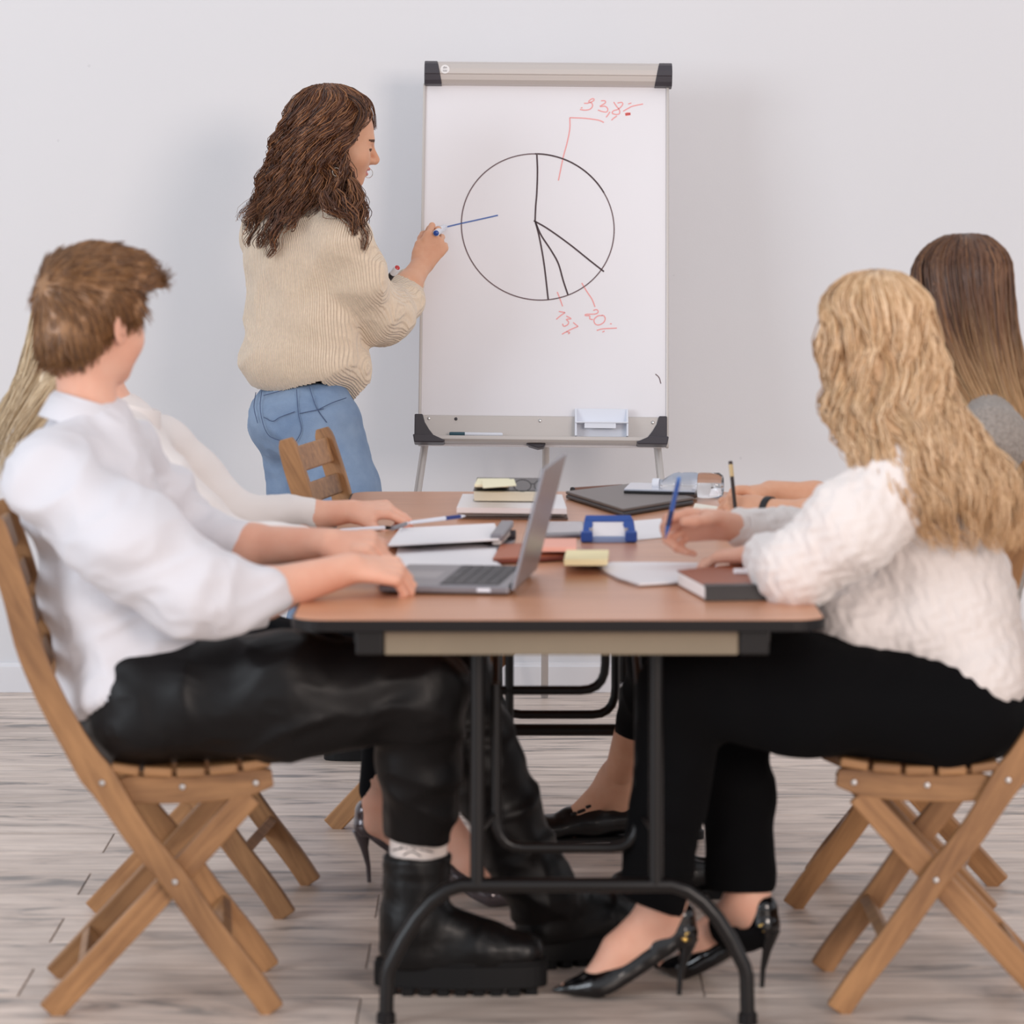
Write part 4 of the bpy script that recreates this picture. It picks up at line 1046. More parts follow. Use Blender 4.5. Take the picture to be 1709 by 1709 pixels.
    V, Fq = t.mesh(.008); put('trousers', (folds(V, Fq, [(.010, (8, 8, 12), roty(.5), 41)]), Fq), M_tr, body)
    M_p = mat('pewter_patent_leather', (92, 84, 88), .16, metal=.5, coat=.8)
    pump('pump', at(613, 1472, 7.55), (1, .06), M_p, body, hh=.098); pump('pump', (a2[0] - .03, 7.33, 0), (1, -.05), M_p, body, hh=.098)
    return body
w2 = build_w2()

# ---------------------------------------------------------------- 3. blonde woman in the white sweater (right front)
def build_w3():
    O = (.76, 6.53, 0); hc = at(1458, 578, 6.53); Rh = rotz(R_(132)) @ roty(R_(6))
    f = Field(.02); head(f, hc, Rh, .97); nb = at(1500, 740, 6.53); f.cap(hc + Rh @ np.array([-.028, 0, -.05]), nb, .050, .054, .03); hd = f.mesh(.004)
    # left arm (near, elbow on the table), right arm with the pen
    fl_ = Field(.02); wl = at(1262, 925, 6.66); el = at(1322, 955, 6.37)
    fl_.chain([el, wl], [.038, .025], .02)
    hand(fl_, wl, (-.80, .58, -.10), (.1, -.15, 1), 1, curl=(16, 26, 18), spread=5, thumb=(35, 15, 10, 10), s=.93); al = fl_.mesh(.003)
    fr = Field(.02); er = at(1400, 925, 6.98); wr = at(1214, 878, 6.86)
    fr.chain([er, at(1290, 893, 6.91), wr], [.040, .034, .025], .02)
    tr = hand(fr, wr, (-1, -.05, .03), (.02, .80, .60), -1, curl=[(22, 52, 30), (34, 60, 34), (46, 66, 36), (54, 70, 36)], spread=1, thumb=(30, 38, 8, 20), s=.97)
    ar = fr.mesh(.0027)
    ft = Field(.04); ch = at(1530, 860, 6.53); pl = at(1600, 1170, 6.53)
    torso_skin(ft, nb, ch, pl, [at(1500, 815, 6.38), at(1485, 800, 6.69)], .085); ft.cap(nb, ch, .05, .07)
    kA, kB = at(1142, 1152, 6.42), at(1215, 1150, 6.66); aA, aB = at(1108, 1512, 6.52), at(1248, 1505, 6.60)
    ft.chain([at(1590, 1180, 6.43), kA, aA], [.06, .04, .026]); ft.chain([at(1590, 1180, 6.65), kB, at(1236, 1340, 6.64), aB], [.06, .04, .030, .026])
    dA, dB = (-1, -.02), (-.80, .52)
    f3 = Field(.015); f3.cap(aA + (.0, 0, .06), aA, .034, .031); foot_skin(f3, aA, dA, heel_h=.09); f4 = Field(.015); f4.cap(aB + (.0, 0, .06), aB, .036, .034); foot_skin(f4, aB, dB, heel_h=.09)
    body = put('person', join(hd, al, ar, ft.mesh(.010), f3.mesh(.0032), f4.mesh(.0032)), M_skin, origin=O, mats=[M_skin, M_lip, M_brow], paint=head_paint(hc, Rh, .97))
    tag(body, 'seated woman with wavy blonde hair and a white cable sweater, holding a blue pen', 'person')
    M_h = hairmat('golden_blonde_hair', [(170, 128, 88), (222, 184, 142), (242, 210, 172), (188, 146, 102), (230, 196, 154)], tip=(214, 162, 104), zr=(.55, .95))
    lv = [(at(1462, 452, 6.53), .012, .012, 0), (at(1462, 462, 6.53), .055, .055, 0), (at(1463, 500, 6.53), .094, .088, 8), (at(1465, 560, 6.53), .104, .096, 45), (at(1476, 630, 6.52), .108, .104, 52), (at(1494, 695, 6.47), .112, .125, 58),
          (at(1530, 750, 6.43), .116, .140, 72), (at(1562, 805, 6.40), .116, .145, 82), (at(1592, 860, 6.40), .100, .130, 90), (at(1615, 915, 6.40), .080, .110, 95)]
    put('hair', hair_loft(lv, R_(132), 2300, .0017, T=26, wave=(.012, .13), clumps=60, rho=(.92, 1.08), clump_r=.6, ends=(.82, 1.), seed=5, jitter=.005, curl_from=.15), M_h, body)
    M_sw = mat('white_cable_knit', (228, 220, 216), .85, sheen=.4, bump=('voronoi', 55, .7, (1, 1, .6), (.2, .5, .1)))
    s = Field(.045); Rt = rotz(R_(172)) @ roty(R_(16))
    s.ell(at(1535, 850, 6.53), (.115, .165, .15), Rt); s.ell(at(1565, 960, 6.53), (.125, .165, .15), Rt); s.ell(at(1555, 1040, 6.53), (.150, .17, .115), Rt); s.ell(at(1628, 1110, 6.53), (.090, .175, .11), Rt); s.ell(at(1440, 1035, 6.53), (.095, .15, .085), Rt)
    s.ell(at(1600, 1130, 6.53), (.115, .175, .07), Rt)
    s.cap(nb, at(1520, 810, 6.53), .055, .09)
    sl, sr = at(1498, 815, 6.36), at(1482, 800, 6.71); s.cap(at(1505, 765, 6.50), sl, .058, .074).cap(at(1500, 765, 6.56), sr, .055, .066)
    s.chain([sl, at(1420, 880, 6.32), at(1330, 955, 6.345), at(1312, 948, 6.42), at(1282, 932, 6.57)], [.078, .078, .064, .058, .042], .03)
    s.chain([sr, at(1450, 870, 6.88), er, at(1310, 895, 6.93), at(1240, 884, 6.88)], [.066, .062, .056, .048, .036], .03)
    s.cut(at(1368, 1086, 6.5), (-110, 0, -330))
    V, Fq = s.mesh(.006)
    V = folds(V, Fq, [(.010, (5, 6, 9), roty(-.5), 51), (.006, (13, 13, 18), roty(.5), 52)])
    # cable relief: short slanted ribs
    N = vnormals(V, Fq); Q = V @ roty(.45); q_ = vnoise(V * 28, 3) * 2.2; d = np.sin(Q[:, 0] * 2 * PI / .030 + 1.8 * np.sin(Q[:, 2] * 2 * PI / .052) + q_) * np.sin(Q[:, 2] * 2 * PI / .048 + q_) * .0023 + (vnoise(V * 70, 8) - .5) * .0018
    V = V + N * d[:, None]
    sh = put('sweater', (V, Fq), M_sw, body)
    a, b_ = at(1275, 892, 6.90), at(1236, 883, 6.875); cv, cf = ring(a, b_ - a, .036, .036, np.linalg.norm(b_ - a), .004, flare=.95); obj('cuff', cv, cf, M_sw, sh, smooth=True, bevel=.003)
    M_tr = mat('black_trousers', (7, 7, 9), .9, spec=.15)
    t = Field(.05); t.ell(at(1590, 1185, 6.53), (.135, .185, .10)); t.ell(at(1540, 1150, 6.53), (.15, .175, .075))
    t.chain([at(1570, 1180, 6.42), at(1350, 1160, 6.40), kA], [.100, .100, .078], .04); t.chain([at(1570, 1180, 6.64), at(1380, 1160, 6.66), kB], [.098, .094, .074], .04)
    t.chain([kA, at(1118, 1330, 6.47), at(1082, 1530, 6.52)], [.074, .066, .060], .03); t.chain([kB, at(1232, 1330, 6.64), at(1238, 1530, 6.60)], [.070, .060, .060], .03)
    t.hem(at(1084, 1504, 6.52), (-.42, 0, -1), .085).hem(at(1240, 1482, 6.6), (0, 0, -1), .085)
    V, Fq = t.mesh(.006); V = folds(V, Fq, [(.010, (6, 6, 9), roty(.5), 61), (.005, (14, 14, 18), None, 62)])
    put('trousers', (V, Fq), M_tr, body)
    M_p = mat('black_patent_leather', (8, 7, 9), .12, coat=.5, coat_rough=.05, spec=.5)
    pump('pump', at(1137, 1660, 6.52), dA, M_p, body, hh=.092, studs=True, L=.228); pump('pump', at(1275, 1648, 6.58), dB, M_p, body, hh=.095, studs=True, L=.228)
    # pen in her right hand
    a, b_ = at(1133, 799, 6.80), at(1110, 900, 6.755)
    pen = empty('ballpoint_pen', b_); pen['_base'] = list(map(float, b_)); tag(pen, 'blue ballpoint pen held upright in the hand of the woman in the white sweater', 'pen')
    M_bp = mat('blue_pen_plastic', (44, 88, 170), .22, trans=.15, coat=.4); L = np.linalg.norm(a - b_); Fm = frame(a - b_)
    MB().lathe([(0, 0), (.0006, 0), (.0012, .006), (.0040, .016), (.0046, .022), (.0046, L * .93), (.0038, L * .94), (0, L * .94)], (Fm, b_), 14).build('barrel', M_bp, pen, smooth=True)
    MB().lathe([(0, L * .93), (.0040, L * .93), (.0040, L), (.0030, L + .003), (0, L + .003)], (Fm, b_), 14).build('cap', mat('pale_blue_cap', (96, 140, 205), .3), pen, smooth=True)
    mb = MB().box((0, 0, 0), (.003, .0018, .04)); mb.V = [tuple(Fm @ (np.array(v) + (0, -.0068, L * .82)) + b_) for v in mb.V]; mb.build('clip', M_bp, pen)
    mb = MB()
    for i in range(6): mb.lathe([(.0046, .026 + i * .005), (.0054, .027 + i * .005), (.0054, .029 + i * .005), (.0046, .030 + i * .005)], (Fm, b_), 12)
    mb.build('grip', mat('navy_grip', (24, 32, 74), .5), pen, smooth=True)
    return body
w3 = build_w3()

# ---------------------------------------------------------------- 4. brown-haired woman in grey knit (right rear)
def build_w4():
    O = (.85, 7.38, 0); hc = at(1606, 500, 7.38); Rh = rotz(R_(122)) @ roty(R_(4))
    f = Field(.02); head(f, hc, Rh, 1.); nb = at(1640, 640, 7.38); f.cap(hc + Rh @ np.array([-.028, 0, -.05]), nb, .050, .054, .03); hd = f.mesh(.0045)
    fl_ = Field(.02); wl = at(1278, 852, 7.60); fl_.chain([at(1430, 880, 7.48), at(1350, 862, 7.54), wl], [.040, .034, .026], .02)
    hand(fl_, wl, (-1, .12, -.02), (-.05, -.75, .65), 1, curl=[(60, 72, 40), (64, 74, 40), (68, 76, 40), (70, 76, 40)], spread=1, thumb=(30, 30, 20, 30), s=.93); al = fl_.mesh(.003)
    fr = Field(.02); wr = at(1286, 822, 7.70); fr.chain([at(1440, 848, 7.74), at(1360, 832, 7.72), wr], [.040, .034, .026], .02)
    hand(fr, wr, (-1, -.12, .02), (.1, .25, 1), -1, curl=[(50, 60, 35), (55, 65, 35), (60, 70, 35), (60, 70, 35)], spread=1, thumb=(30, 30, 20, 30), s=.93); ar = fr.mesh(.003)
    ft = Field(.04); ch = at(1640, 790, 7.38); pl = at(1580, 1075, 7.38)
    torso_skin(ft, nb, ch, pl, [at(1650, 730, 7.22), at(1620, 730, 7.54)], .085); ft.cap(nb, ch, .05, .07)
    kA, kB = at(1105, 1100, 7.62), at(1190, 1105, 7.30); aA, aB = at(1030, 1300, 7.98), at(1195, 1330, 7.40)
    ft.chain([at(1590, 1080, 7.5), kA, aA], [.07, .05, .034]); ft.chain([at(1590, 1080, 7.28), kB, aB], [.07, .05, .034])
    f3 = Field(.015); f3.cap(at(1058, 1205, 7.86), aA, .038, .031)
    dA = (-1, -.10); foot_skin(f3, aA, dA, heel_h=.025); body = put('person', join(hd, al, ar, ft.mesh(.010), f3.mesh(.0035)), M_skin2, origin=O, mats=[M_skin2, M_lip, M_brow], paint=head_paint(hc, Rh))
    tag(body, 'seated woman with straight brown hair fading to blonde, grey knit, hands clasped', 'person')
    M_h = hairmat('brown_ombre_hair', [(58, 38, 30), (96, 64, 44), (122, 84, 58), (72, 46, 34), (150, 108, 74)], tip=(228, 184, 132), zr=(.86, 1.20))
    lv = [(at(1612, 391, 7.38), .012, .012, 0), (at(1611, 397, 7.38), .05, .05, 0), (at(1607, 430, 7.38), .096, .088, 5), (at(1604, 490, 7.38), .108, .100, 30), (at(1612, 560, 7.38), .105, .102, 50), (at(1632, 630, 7.37), .095, .100, 70),
          (at(1662, 700, 7.34), .085, .098, 90), (at(1684, 770, 7.32), .075, .090, 95), (at(1696, 840, 7.31), .065, .080, 95)]
    put('hair', hair_loft(lv, R_(122), 1500, .0016, T=20, wave=(.002, .25), clumps=60, rho=(.94, 1.05), ends=(.85, 1.), seed=8, jitter=.003, clump_r=.25), M_h, body)
    M_sw = mat('grey_knit', (160, 150, 142), .9, sheen=.2, bump=('voronoi', 160, .8), var=(130, .35))
    s = Field(.04); Rt = rotz(R_(170)) @ roty(R_(-6))
    s.ell(at(1655, 780, 7.38), (.105, .155, .15), Rt); s.ell(at(1635, 910, 7.38), (.11, .15, .15), Rt); s.ell(at(1600, 1010, 7.38), (.12, .16, .12), Rt); s.cap(nb, ch, .055, .08)
    sl, sr = at(1655, 735, 7.20), at(1620, 730, 7.55); s.cap(nb + (0, 0, -.03), sl, .05, .066).cap(nb + (0, 0, -.03), sr, .05, .062)
    s.chain([sl, at(1560, 860, 7.30), at(1450, 885, 7.46), at(1405, 876, 7.49)], [.066, .058, .050, .044], .03); s.chain([sr, at(1540, 830, 7.68), at(1440, 848, 7.74), at(1400, 842, 7.73)], [.062, .056, .048, .042], .03)
    s.cut(at(1600, 1080, 7.38), (0, 0, -1)); V, Fq = s.mesh(.007); put('sweater', (folds(V, Fq, [(.008, (8, 8, 12), roty(.5), 71)]), Fq), M_sw, body)
    M_tr = mat('black_wool_trousers', (7, 7, 9), .9, spec=.15)
    t = Field(.04); t.ell(at(1590, 1080, 7.38), (.13, .17, .11)); t.chain([at(1590, 1080, 7.50), kA, at(1052, 1260, 7.90)], [.088, .068, .044], .03); t.chain([at(1590, 1080, 7.28), kB, at(1195, 1310, 7.39)], [.088, .068, .045], .03)
    t.hem(at(1056, 1222, 7.86), (-.15, 0, -1), .16); V, Fq = t.mesh(.007); put('trousers', (folds(V, Fq, [(.008, (8, 8, 12), roty(.5), 73)]), Fq), M_tr, body)
    # loafers
    M_l = mat('black_matt_leather', (14, 14, 16), .38, coat=.2)
    for (ank, d_, hz) in ((aA, dA, 0), (aB, (-1, 0), 0)):
        d = norm([d_[0], d_[1], 0]); R = np.stack([d, np.cross(UPZ, d), UPZ], 1); heel = np.array([ank[0], ank[1], 0]) - d * .045; T = lambda V: np.array(V) @ R.T + heel
        l = Field(.02); l.cap((.02, 0, .055), (.10, 0, .050), .032, .034).cap((.10, 0, .045), (.20, 0, .036), .037, .037, n=(0, 0, 1), fl=.75).cap((.2, 0, .036), (.238, 0, .032), .036, .025, n=(0, 0, 1), fl=.7).cap((.10, 0, .055), (.15, 0, .058), .032, .026)
        l.chain([(.028, 0, .10), (.075, 0, .100), (.110, 0, .100)], [.024, .029, .024], .006, sub=True); l.cut((0, 0, .016), (0, 0, -1)); V, Fq = l.mesh(.0035); lo = put('loafer', (T(V), Fq), M_l, body)
        out = [(.125 - .138 * math.cos(t_), (.040 if t_ else .04) * math.copysign(abs(math.sin(t_)) ** .7, math.sin(t_)) * (1 if math.cos(t_) < 0 else .85)) for t_ in np.linspace(0, 2 * PI, 32, endpoint=False)][::-1]
        mb = MB().prism(out, 'z', .010, .020).box((.028, 0, .009), (.062, .060, .018)); mb.V = [tuple(v) for v in T(mb.V)]; mb.build('sole', M_rub, lo, bevel=.001, seg=1)
        for (x, z, sx) in ((.128, .078, .020), (.112, .088, .014), (.145, .072, .014)):
            mb = MB().box((0, 0, 0), (sx, .060, .008), roty(.35)); mb.V = [tuple(v) for v in T(np.array(mb.V) + (x, 0, z))]; mb.build('strap', M_l, lo, bevel=.003)
    cv, cf = ring(at(1288, 855, 7.592), wl - at(1350, 862, 7.54), .027, .029, .016, .004); obj('wristband', cv, cf, mat('black_band', (26, 26, 30), .5), body, smooth=True, bevel=.002)
    a, b_ = at(1219, 770, 7.64), at(1228, 858, 7.58); L = np.linalg.norm(a - b_); Fm = frame(a - b_)
    pen = empty('pencil', b_); pen['_base'] = list(map(float, b_)); tag(pen, 'dark pencil with a pale ferrule sticking up from clasped hands of the brown-haired woman', 'pencil')
    MB().lathe([(0, 0), (.0008, 0), (.0042, .018), (.0042, L * .70), (0, L * .70)], (Fm, b_), 8).build('barrel', mat('dark_pencil', (52, 40, 36), .4), pen, smooth=True)
    MB().lathe([(0, L * .70), (.0046, L * .70), (.0048, L * .93), (0, L * .93)], (Fm, b_), 12).build('ferrule', mat('brass_ferrule', (214, 186, 140), .35, metal=.6), pen, smooth=True)
    MB().lathe([(0, L * .93), (.0044, L * .93), (.0046, L * .99), (.003, L), (0, L)], (Fm, b_), 12).build('eraser', mat('dark_eraser', (60, 46, 44), .6), pen, smooth=True)
    return body
w4 = build_w4()

# ---------------------------------------------------------------- 5. standing woman at the flipchart
def build_w1():
    O = (-.47, 9.25, 0); Y0 = 9.40; hc = at(566, 237, Y0); al_ = R_(10); Rh = rotz(al_) @ roty(R_(12))
    f = Field(.02); head(f, hc, Rh, 1.); nb = at(520, 352, Y0); f.cap(hc + Rh @ np.array([-.028, 0, -.05]), nb, .048, .052, .03); hd = f.mesh(.0024)
    # right arm: wrist by the board, hand holding the marker
    wr = at(705, 440, 9.66); ca = at(680, 478, 9.58)
    fr = Field(.015); fr.chain([at(640, 520, 9.50), ca, wr], [.044, .036, .0265], .02)
    tr = hand(fr, wr, (.50, .30, .80), (.25, -.93, .20), -1, curl=[(38, 62, 30), (46, 66, 34), (56, 70, 36), (62, 72, 40)], spread=2, thumb=(8, 40, 0, 0), s=.95)
    ar = fr.mesh(.0026)
    fl_ = Field(.015); wl = at(606, 512, 9.62)
    fl_.chain([at(580, 525, 9.64), wl], [.036, .026], .02); hand(fl_, wl, (.9, .0, .3), (.0, .95, .3), 1, curl=(70, 80, 50), spread=1, s=.85); al = fl_.mesh(.0035)
    ft = Field(.04); ch = at(510, 450, Y0); pl = at(508, 690, 9.37)
    torso_skin(ft, nb, ch, pl, [at(560, 405, 9.30), at(470, 400, 9.52)], .085); ft.cap(nb, ch, .05, .07)
    hr, hl = at(540, 720, 9.30), at(488, 715, 9.44); kr, kl = at(598, 960, 9.22), at(545, 965, 9.42); akr, akl = at(572, 1215, 9.12), at(500, 1190, 9.42)
    ft.chain([hr, kr, akr], [.075, .052, .036]); ft.chain([hl, kl, akl], [.075, .052, .036])
    body = put('person', join(hd, ar, al, ft.mesh(.010)), M_skin2, origin=O, mats=[M_skin2, M_lip, M_brow], paint=head_paint(hc, Rh))
    tag(body, 'standing woman with curly brown hair, cream sweater and blue jeans drawing on the flipchart', 'person')
    nails('fingernail', tr, (.25, -.93, .20), M_nail, body, which=(0, 4))
    # hair
    M_h = hairmat('curly_brown_hair', [(48, 27, 18), (86, 50, 32), (118, 74, 46), (62, 35, 24), (160, 108, 68), (80, 48, 31)])
    YH_ = Y0
    lv = [(at(548, 141, YH_), .012, .012, 0), (at(549, 146, YH_), .05, .040, 0), (at(551, 165, YH_), .094, .078, 0), (at(550, 196, YH_), .118, .096, 34), (at(544, 230, YH_), .130, .106, 58), (at(535, 265, YH_), .132, .112, 60), (at(524, 300, YH_), .136, .120, 42),
          (at(516, 335, 9.40), .145, .130, 32), (at(508, 365, 9.40), .158, .140, 30)]
    v1 = hair_loft(lv, al_, 2600, .0016, T=26, wave=(.0125, .085), clumps=80, ends=(.86, 1.04), seed=12, jitter=.006, curl_from=.25, rho=(.84, 1.05), clump_r=.62)
    g1 = locks([[at(455, 330, 9.40), at(436, 360, 9.38), at(425, 392, 9.37), at(416, 410, 9.36)], [at(470, 335, 9.30), at(452, 370, 9.27), at(440, 398, 9.27), at(428, 413, 9.28)], [at(445, 320, 9.45), at(432, 350, 9.46), at(420, 375, 9.46), at(412, 368, 9.46)],
                [at(500, 340, 9.24), at(485, 365, 9.21), at(478, 372, 9.2), at(498, 362, 9.2)], [at(480, 335, 9.27), at(465, 365, 9.23), at(458, 395, 9.22), at(450, 428, 9.24)],
                [at(590, 310, 9.27), at(596, 345, 9.24), at(602, 385, 9.22), at(610, 418, 9.22)], [at(585, 300, 9.26), at(600, 325, 9.25), at(598, 360, 9.22), at(604, 400, 9.22)], [at(598, 318, 9.34), at(605, 350, 9.34), at(600, 380, 9.33), at(613, 405, 9.33)],
                [at(560, 320, 9.23), at(570, 345, 9.2), at(585, 370, 9.19), at(596, 392, 9.19)], [at(540, 320, 9.22), at(545, 345, 9.19), at(555, 352, 9.18), at(575, 360, 9.18)]], 46, .0013, spread=.010, wave=(.006, .07), seed=4)
    g2 = locks([[at(570, 160, 9.42), at(600, 165, 9.40), at(617, 188, 9.42), at(624, 215, 9.44)], [at(565, 156, 9.38), at(596, 168, 9.33), at(606, 190, 9.33), at(592, 222, 9.30)]], 60, .0011, spread=.007, wave=(.0015, .1), seed=6)
    put('hair', join(v1, g1, g2), M_h, body)
    # hoop earrings
    M_g = mat('silver_wire', (214, 200, 186), .25, metal=1.)
    for (px, py, Y, r) in ((561, 287, 9.285, .0105), (615, 289, 9.52, .0125)):
        c = at(px, py, Y); MB().tube([c + (r * math.cos(a) * .9, 0, r * math.sin(a)) for a in np.linspace(-PI * 1.1, PI * .65, 26)], .0008, 6).build('earring', M_g, body, smooth=True)
    # sweater
    M_sw = mat('cream_knit', (236, 214, 188), .92, sheen=.35, var=(120, .10), bump=('wave', 62, .75, (1, 1, .22), (0, .12, .5)))
    s = Field(.045); Rt = rotz(R_(28))
    s.ell(at(505, 440, Y0), (.135, .195, .165), Rt); s.ell(at(508, 530, Y0), (.145, .180, .15), Rt); s.ell(at(507, 600, 9.39), (.140, .175, .105), Rt); s.ell(at(462, 600, 9.36), (.085, .12, .08), Rt); s.ell(at(575, 620, 9.42), (.050, .10, .090), Rt)
    s.cap(nb + (0, 0, -.01), at(510, 410, Y0), .060, .12)
    sr, sl = at(566, 402, 9.27), at(450, 392, 9.55); s.cap(at(520, 375, 9.38), sr, .06, .070).cap(at(500, 375, 9.44), sl, .06, .068)
    s.chain([sr, at(592, 460, 9.30), at(618, 520, 9.40), at(640, 525, 9.46), at(668, 498, 9.56), at(678, 482, 9.60)], [.074, .076, .078, .072, .052, .040], .03)
    s.chain([sl, at(500, 470, 9.66), at(575, 525, 9.66), at(604, 514, 9.62)], [.066, .062, .056, .04], .03)
    V, Fq = s.mesh(.0055)
    V = folds(V, Fq, [(.014, (6, 6, 8), roty(-.6), 81), (.007, (13, 13, 16), roty(.5), 82)])
    N = vnormals(V, Fq); 
    # ribbed welts running down the back
    l = V - at(505, 500, Y0); d = np.sin((l[:, 0] * .8 - l[:, 1] * .6) * 2 * PI / .014) * .0007 * (vnoise(V * 9, 5) > .42)
    V = V + N * d[:, None]
    cen = V[Fq].mean(1)
    pxs = VX + cen[:, 0] * F / cen[:, 1] if False else None
    # hem: longer at the front, pulled up at the hip
    hx = np.interp(cen[:, 0], [at(405, 0, Y0)[0], at(440, 0, Y0)[0], at(470, 0, Y0)[0], at(540, 0, Y0)[0], at(590, 0, Y0)[0], at(615, 0, Y0)[0]], [at(0, 640, Y0)[2], at(0, 648, Y0)[2], at(0, 648, Y0)[2], at(0, 630, Y0)[2], at(0, 668, Y0)[2], at(0, 640, Y0)[2]])
    sw = put('sweater', (V, Fq[cen[:, 2] > hx]), M_sw, body)
    a, b_ = at(668, 496, 9.565), at(686, 468, 9.63); cv, cf = ring(a, b_ - a, .037, .037, np.linalg.norm(b_ - a), .006, flare=.92); obj('cuff', cv, cf, M_sw, sw, smooth=True, bevel=.004)
    # jeans
    M_j = mat('blue_denim', (112, 134, 164), .85, var=(9, .0, (1, 1, 1)), rgb2=(136, 156, 182), bump=('noise', 500, .4)); M_st = mat('dark_seam', (72, 86, 116), .8)
    t = Field(.045); Rj = rotz(R_(28)); t.ell(at(508, 690, 9.37), (.118, .165, .12), Rj); t.ell(at(470, 708, 9.35), (.075, .11, .085), Rj)
    t.chain([hr, at(570, 830, 9.27), kr, at(585, 1215, 9.13)], [.102, .094, .088, .085], .04); t.chain([hl, at(512, 830, 9.44), kl, at(505, 1195, 9.42)], [.095, .088, .085, .082], .04)
    t.cut(at(508, 636, 9.37), (.0, 0, 1)); V, Fq = t.mesh(.0065); V = folds(V, Fq, [(.008, (9, 9, 14), roty(.4), 91), (.004, (22, 22, 34), roty(.4), 92)])
    cen = V[Fq].mean(1); Fq = Fq[cen[:, 2] > .075]
    je = put('jeans', (V, Fq), M_j, body)
    def snap(px, py, off=.0012):     # ray through a picture point onto the cloth, for the seams stitched on it
        o0 = np.array([0, 0, H]); d_ = norm(at(px, py, 1.) - o0); Q = V - o0; t_ = Q @ d_; dist = np.linalg.norm(Q - t_[:, None] * d_, axis=1)
        k = np.where(dist < .012)[0]
        if len(k) == 0: return None
        return o0 + d_ * (t_[k].min() - off)
    for st in ([(427, 655), (424, 680), (430, 706)], [(437, 652), (434, 680), (440, 710), (450, 728), (470, 736), (490, 740)], [(440, 660), (470, 652)], [(495, 650), (498, 690), (503, 718), (492, 740)], [(440, 696), (455, 703), (468, 696), (492, 687)],
               [(516, 645), (528, 680), (545, 705)], [(530, 684), (555, 672), (578, 664)], [(500, 690), (540, 682)]):
        P = [snap(x, y) for x, y in cspline(st, 14)]; P = [p for p in P if p is not None]
        if len(P) > 3: MB().tube(P, .0011, 5).build('seam', M_st, je, smooth=True)
    # ankle boots
    for (ank, d_) in ((akr, (1, .1)), (akl, (1, .25))):
        d = norm([d_[0], d_[1], 0]); R = np.stack([d, np.cross(UPZ, d), UPZ], 1); heel = np.array([ank[0], ank[1], 0]) - d * .045; T = lambda V: np.array(V) @ R.T + heel
        l = Field(.02); l.cap((.045, 0, .07), (.05, 0, .16), .040, .042).cap((.04, 0, .06), (.12, 0, .05), .038, .036).cap((.12, 0, .05), (.22, 0, .042), .036, .030); l.cut((0, 0, .026), (0, 0, -1)); Vb, Fb = l.mesh(.004); bt = put('ankle_boot', (T(Vb), Fb), M_shoe_l, body)
        out = [(.125 - .128 * math.cos(t_), .043 * math.copysign(abs(math.sin(t_)) ** .7, math.sin(t_))) for t_ in np.linspace(0, 2 * PI, 30, endpoint=False)][::-1]
        mb = MB().prism(out, 'z', .0, .032); mb.V = [tuple(v) for v in T(mb.V)]; mb.build('sole', M_rub, bt, bevel=.002, seg=1)
    # ring on the hand
    # marker in the drawing hand
    tip = onboard(744, 378, .001); bk = at(728, 389, 9.665); ax = norm(bk - tip); L = np.linalg.norm(bk - tip); Fm = frame(ax)
    mk = empty('whiteboard_marker', tip); mk['_base'] = list(map(float, tip)); tag(mk, 'white marker with a blue end plug in the drawing hand of the standing woman', 'marker')
    MB().lathe([(0, 0), (.0015, 0), (.003, .006), (.0045, .010), (.0058, .022), (0, .022)], (Fm, tip), 14).build('nib_holder', M_blue, mk, smooth=True)
    MB().lathe([(0, .022), (.0075, .022), (.0085, .030), (.0092, L - .004), (.0085, L), (0, L)], (Fm, tip), 18).build('barrel', M_wpl, mk, smooth=True)
    MB().lathe([(0, L - .001), (.0074, L - .001), (.0074, L + .003), (.004, L + .0055), (0, L + .006)], (Fm, tip), 18).build('end_plug', mat('blue_plug', (26, 72, 158), .25, coat=.5), mk, smooth=True)
    p1, p0 = at(663, 447, 9.47), at(640, 476, 9.52); ax = norm(p1 - p0); L = np.linalg.norm(p1 - p0); Fm = frame(ax); p0 = p0 - ax * .05; L += .05
    mk = empty('whiteboard_marker', p0); mk['_base'] = list(map(float, p0)); tag(mk, 'marker with a red end plug tucked in the crook of the standing woman\'s arm', 'marker')
    MB().lathe([(0, 0), (.0085, 0), (.009, .006), (.009, L * .45), (0, L * .45)], (Fm, p0), 18).build('cap', mat('dark_red_cap', (120, 30, 34), .3), mk, smooth=True)
    MB().lathe([(0, L * .45), (.0082, L * .45), (.0085, L * .8), (0, L * .8)], (Fm, p0), 18).build('barrel_print', mat('black_print_band', (44, 44, 52), .4), mk, smooth=True)
    MB().lathe([(0, L * .8), (.0085, L * .8), (.0088, L - .002), (.008, L), (0, L)], (Fm, p0), 18).build('barrel', M_wpl, mk, smooth=True)
    MB().lathe([(0, L - .001), (.007, L - .001), (.007, L + .002), (.004, L + .005), (0, L + .0055)], (Fm, p0), 18).build('end_plug', mat('red_plug', (190, 34, 34), .25, coat=.5), mk, smooth=True)
    return body
w1 = build_w1()
